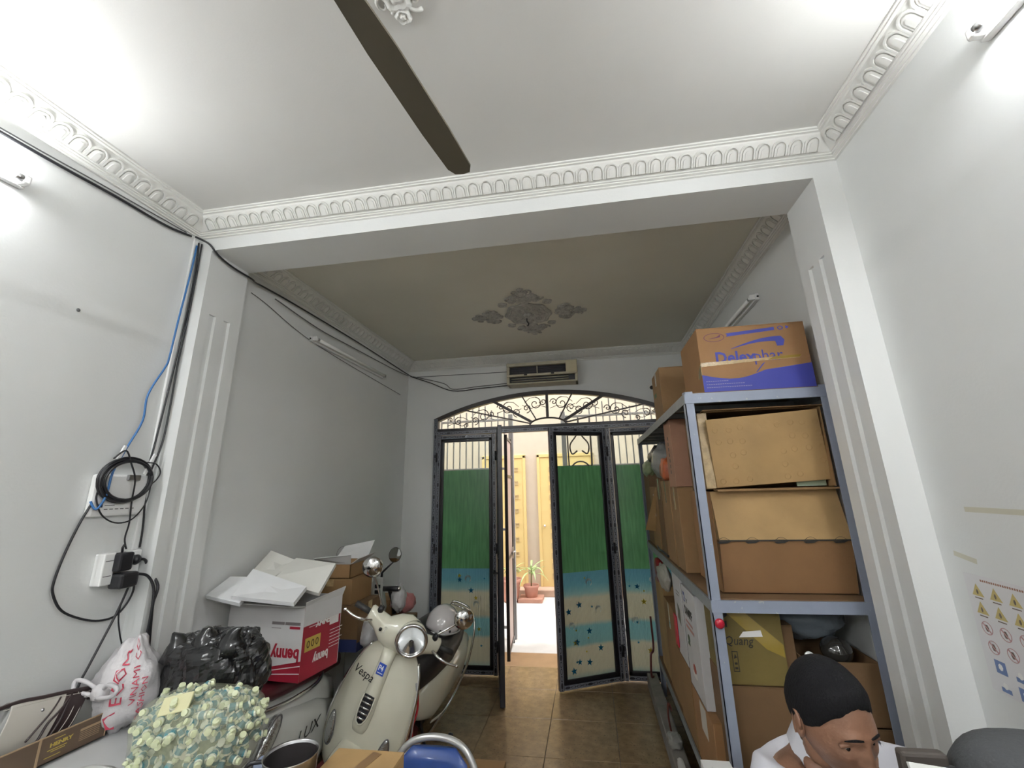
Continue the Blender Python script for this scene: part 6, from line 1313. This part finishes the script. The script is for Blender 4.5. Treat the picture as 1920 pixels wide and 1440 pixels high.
for e, wr, dr in ((-1, Vector((px_-.20, py_-.50, .805)), Vector((.25, -.95, .0))), (1, Vector((px_+.00, py_-.39, .805)), Vector((-.75, -.6, .0)))):
    dr = dr.normalized(); sd = Vector((-dr.y, dr.x, 0))*(-e)       # sd points towards the thumb side
    palm = wr+dr*.055; vs, fs = skinned('palm', [(tuple(wr), (.026, .020)), (tuple(wr+dr*.045), (.036, .016)), (tuple(wr+dr*.085), (.038, .014))], [(0, 1), (1, 2)], skin_m, sub=1); b.add(vs, fs)
    for k, Lf in enumerate((.070, .078, .073, .058)):
        o_ = wr+dr*.082+sd*(.028-.019*k); vs, fs = skinned('f', [(tuple(o_-dr*.012), .0095), (tuple(o_+dr*Lf*.42+Vector((0, 0, .008))), .0090), (tuple(o_+dr*Lf*.75+Vector((0, 0, -.006))), .0083), (tuple(o_+dr*Lf*.95+Vector((0, 0, -.024))), .0072)], [(0, 1), (1, 2), (2, 3)], skin_m, sub=1); b.add(vs, fs)
    o_ = wr+dr*.025+sd*.022; vs, fs = skinned('th', [(tuple(o_), .013), (tuple(o_+sd*.028+dr*.028+Vector((0, 0, .004))), .0115), (tuple(o_+sd*.036+dr*.060), .0095)], [(0, 1), (1, 2)], skin_m, sub=1); b.add(vs, fs)
b.build('body', skin_m, man)
# face details
def hp(x, y, z, off=0): q = headfn(Vector((x, y, z)).normalized()); return HEAD @ (q+Vector((0, -off, 0)))
for e in (-1, 1):
    d_ = Vector((e*.40, -.91, -.03)).normalized(); c_ = headfn(d_)
    b = MB(); b.smooth = True; b.ell((0, 0, 0), (.0130, .011, .0085), 16, 10, M=HEAD @ Matrix.Translation(c_+Vector((0, .0085, -.001)))); ey = b.build('eye', eye_m, man)
    b = MB(); b.smooth = True; b.ell((0, 0, 0), (.0055, .004, .0055), 12, 8, M=HEAD @ Matrix.Translation(c_+Vector((0, -.0005, -.005)))); b.build('iris', iris_m, ey)
    b = MB(); b.smooth = True; b.tube([HEAD @ (c_+Vector((.0165*cos(a), -.0005-.002*sin(a)+.003*abs(cos(a)), .0015+.0045*sin(a)))) for a in [pi*i/10 for i in range(11)]], .0052, 6); b.build('eyelid', skin_m, man)
    b = MB(); b.smooth = True; pts = [hp(e*(.14+.11*i), -1, .185+.045*sin(pi*i/5.5)-.008*i, .0015) for i in range(6)]; b.tube(pts, [.0018, .0026, .0028, .0026, .002, .001], 6); b.build('eyebrow', hair_m, man)
    b = MB(); b.ell((0, 0, 0), (.0042, .0045, .0025), 8, 6, M=HEAD @ Matrix.Translation(headfn(Vector((e*.10, -.93, -.37)).normalized())+Vector((0, -.004, -.001)))); b.build('nostril', mat('dark_nostril', (.04, .015, .01), .6), man)
b = MB(); b.smooth = True; b.tube([hp(x_, -.80, -.478+.02*(x_/.22)**2, .0006) for x_ in [-.20+.4*i/10 for i in range(11)]], [.0015]+[.0042]*9+[.0015], 6); b.build('lips', lip_m, man)
# hair: thick cap with short sides
b = MB(); b.smooth = True; rings = []; hn = 64
for i in range(15):
    v_ = i/14; ring = []
    for k in range(hn):
        a = 2*pi*k/hn; y_ = sin(a); x_ = cos(a)
        front = max(0, -y_); low = (.60*front**1.6 if front > 0 else 0)-(.55*max(0, y_)**.6)-(.02)*(1-front)+.08*g(abs(x_), .75, .2)*front
        lo_el = low                                    # height (unit z) of hairline in this direction
        el0 = math.asin(max(-.75, min(.75, lo_el+.03*noise.noise(Vector((x_*9, y_*9, 0)))))); el = el0+(pi/2-.02-el0)*v_
        p = Vector((cos(el)*x_, cos(el)*y_, sin(el)))
        q = headfn(p); th = (.002+.010*min(1, v_*3.5))*(1+.10*noise.noise(p*9)); n2 = Vector((q.x/.077**2, q.y/.098**2, q.z/.122**2)).normalized()
        ring.append(HEAD @ (q+n2*th))
    rings.append(ring)
inner = []
for k in range(hn):
    a = 2*pi*k/hn; inner.append(rings[0][k]+(HCN-rings[0][k]).normalized()*.012)
b.loft([inner]+rings); b.build('hair', hair_m, man)
# shirt with collar, trousers, shoes
def grow(Jl, k): return [(j[0], tuple(r*k for r in j[1]) if hasattr(j[1], '__len__') else j[1]*k) for j in Jl]
JS = [((px_, py_+.05, .56), (.175, .14)), ((px_, py_+.02, .70), (.168, .13)), ((px_, py_-.02, .87), (.175, .135)), (tuple(CH+Vector((0, 0, .025))), (.135, .10)), (tuple((CH+Vector((0, .01, .065))+NK)/2+Vector((0, .01, -.035))), .082),
      (tuple(SHL+Vector((0, 0, .0))), .080), ((px_-.25, py_-.15, .88), .066), ((px_-.26, py_-.21, .83), .064), (tuple(SHR), .080), ((px_+.25, py_-.12, .88), .066), ((px_+.26, py_-.18, .83), .064)]
vs, fs = skinned('shirt', JS, [(0, 1), (1, 2), (2, 3), (3, 4), (3, 5), (5, 6), (6, 7), (3, 8), (8, 9), (9, 10)], shirt_m)
b = MB(); b.smooth = True; b.add(vs, fs); sh_o = b.build('shirt', shirt_m, man)
for e in (-1, 1):
    c0 = CH+Vector((0, .02, .075)); b = MB()
    pts = [c0+Vector((e*.02, .07, .045)), c0+Vector((e*.085, .03, .045)), c0+Vector((e*.095, -.03, .025)), c0+Vector((e*.06, -.10, -.02)), c0+Vector((e*.012, -.105, -.035))]
    out = [p+Vector((e*.025, -.006, -.035)) for p in pts]; n = len(pts); b.smooth = True
    b.add(pts+out+[p+Vector((0, 0, .004)) for p in pts+out], [(i, i+1, n+i+1, n+i) for i in range(n-1)]+[(2*n+i, 3*n+i, 3*n+i+1, 2*n+i+1) for i in range(n-1)]+[(n+i, n+i+1, 3*n+i+1, 3*n+i) for i in range(n-1)]); b.build('collar_wing', shirt_m, sh_o)
JT = [((px_, py_+.05, .53), (.165, .13)), ((px_-.10, py_+.0, .51), .098), ((px_-.13, py_-.38, .505), .076), ((px_-.13, py_-.40, .12), .058), ((px_+.10, py_+.0, .51), .098), ((px_+.13, py_-.38, .505), .076), ((px_+.13, py_-.40, .12), .058)]
vs, fs = skinned('tr', JT, [(0, 1), (1, 2), (2, 3), (0, 4), (4, 5), (5, 6)], trouser_m); b = MB(); b.smooth = True; b.add(vs, fs); b.build('trousers', trouser_m, man)
for e in (-1, 1): b = MB(); b.smooth = True; b.ell((px_+e*.13, py_-.47, .045), (.048, .13, .045), 16, 10, fn=lambda p: Vector((p.x, p.y, max(p.z, -.95)))); b.build('shoe', black_m, man)
t = thing('plastic_stool', 'dark red plastic stool under the seated man', 'stool', (px_, py_+.05, 0)); rs = mat('stool_red', (.25, .02, .02), .4)
b = MB(); b.smooth = False; b.bbox((px_-.17, py_-.12, .375), (px_+.17, py_+.22, .41), .012); b.build('seat', rs, t)
for ex in (-1, 1):
    for ey in (-1, 1): b = MB(); b.cyl((px_+ex*.14, py_+.05+ey*.14, .39), (px_+ex*.16, py_+.05+ey*.16, 0), .018, 8, .014); b.build('leg', rs, t)
# desk between him and the camera
dk = thing('desk', 'grey desk at the lower right in front of the man, below the picture edge', 'desk', (.38, .6, 0))
b = MB(); b.bbox((.10, .05, .72), (.655, 1.16, .75), .004); b.build('desktop', mat('grey_white_laminate', (.52, .53, .53), .4), dk)
for x_ in (.14, .62):
    for y_ in (.09, 1.12): b = MB(); b.bbox((x_-.018, y_-.018, 0), (x_+.018, y_+.018, .72), .003); b.build('leg', greymetal2_m, dk)
sd_ = thing('side_cabinet', 'grey side cabinet by the right wall under the dark bag, below the picture edge', 'cabinet', (.92, 1.1, 0))
b = MB(); b.bbox((.80, .90, 0), (1.18, 1.24, .74), .004); b.build('cabinet_body', greymetal2_m, sd_); b = MB(); b.bbox((.79, .89, .74), (1.185, 1.25, .76), .004); b.build('cabinet_top', mat('grey_white_laminate', (.52, .53, .53), .4), sd_)
# grey backpack on the cabinet
gb = mat('dark_grey_fabric', (.050, .053, .056), .85, bump=.25, bscale=160)
t = thing('backpack', 'dark grey fabric bag with a rounded top at the bottom right corner', 'bag', (.795, 1.10, .76))
BCN = Vector((.795, 1.10, 1.020)); b = MB(); b.smooth = True
def gfn(p): return Vector((math.copysign(abs(p.x)**.8, p.x), math.copysign(abs(p.y)**.85, p.y), math.copysign(abs(p.z)**.72, p.z)))*(1+.05*noise.noise(p*1.6+Vector((2, 0, 0))))
b.ell(BCN, (.165, .13, .262), 36, 28, fn=gfn); b.build('bag_body', gb, t)
b = MB(); b.tube(spline([BCN+Vector((-.02, -.125, .16)), BCN+Vector((.03, -.10, .22)), BCN+Vector((.08, -.05, .245)), BCN+Vector((.12, .02, .24))], 5), .003, 6); b.build('seam_piping', black_m, t)
b = MB(); b.smooth = True; b.ell(BCN+Vector((-.145, .01, .185)), (.030, .02, .012), 12, 8); b.build('dark_flap_edge', black_m, t)
# booklet and dark case standing in front of him
t = thing('paper_pad', 'white pad with a thick navy stripe right of the man, at the bottom edge', 'booklet', (.61, 1.05, .75))
MP = frame((.537, .99, 1.082), (1, -.10, -.05), (0, .45, 1)); b = MB(); b.bbox((0, 0, 0), (.115, .178, .010), .001, MP); b.build('pad_block', mat('white_paper', (.6, .6, .58), .7), t)
b = MB(); b.box((.0, .155, .0101), (.09, .166, .0108), MP); b.build('navy_stripe', mat('navy_print', (.02, .03, .10), .5), t)
b = MB(); b.bbox((.10, .150, .010), (.112, .180, .016), .001, MP); b.bbox((.086, .150, .010), (.094, .180, .016), .001, MP); b.build('white_edge_tabs', white_m, t)
b = MB(); b.bbox((-.01, -.315, -.002), (.125, .0, .012), .002, MP); b.build('pad_stand', mat('grey_card_back', (.3, .3, .3), .7), t)
t = thing('dark_case', 'dark brown case just behind the white pad near the bottom right', 'case', (.62, 1.12, .75))
b = MB(); b.bbox((.572, 1.11, .75), (.655, 1.135, 1.235), .006); b.build('case_body', mat('dark_brown_case', (.055, .045, .038), .6), t)
b = MB(); b.bbox((.58, 1.1095, 1.19), (.65, 1.1105, 1.20), .0003); b.build('case_seam', black_m, t)

# ------------------------------------------------------------------ repeats share a group phrase
GR = {'carton': 'brown cartons stored in the room', 'tube_lamp': 'fluorescent lamps on the side walls', 'electric_cable': 'electric cables on the walls', 'foam_board': 'foam boards in the lettered carton', 'foam_sheet': 'foam boards in the lettered carton',
      'helmet': 'helmets on the cream scooter', 'scooter': 'scooters parked by the left wall', 'plastic_bag': 'plastic bags among the goods', 'medicine_box': 'small medicine boxes by the near post', 'snack_packet': 'snack packets on the shelving',
      'yellow_door': 'yellow doors across the alley', 'potted_plant': 'potted plants across the alley', 'barred_gate': 'barred gate sections outside', 'power_adapter': 'black power adapters at the socket', 'ceiling_rose': 'plaster ceiling roses', 'tape_strip': 'old tape strips on the right wall', 'table': 'tables at the lower left'}
for o in bpy.data.objects:
    if o.parent is None and o.get('category'):
        g_ = GR.get(o.name.split('.')[0])
        if g_ and not o.get('group'): o['group'] = g_
    if '_local' in o: del o['_local']
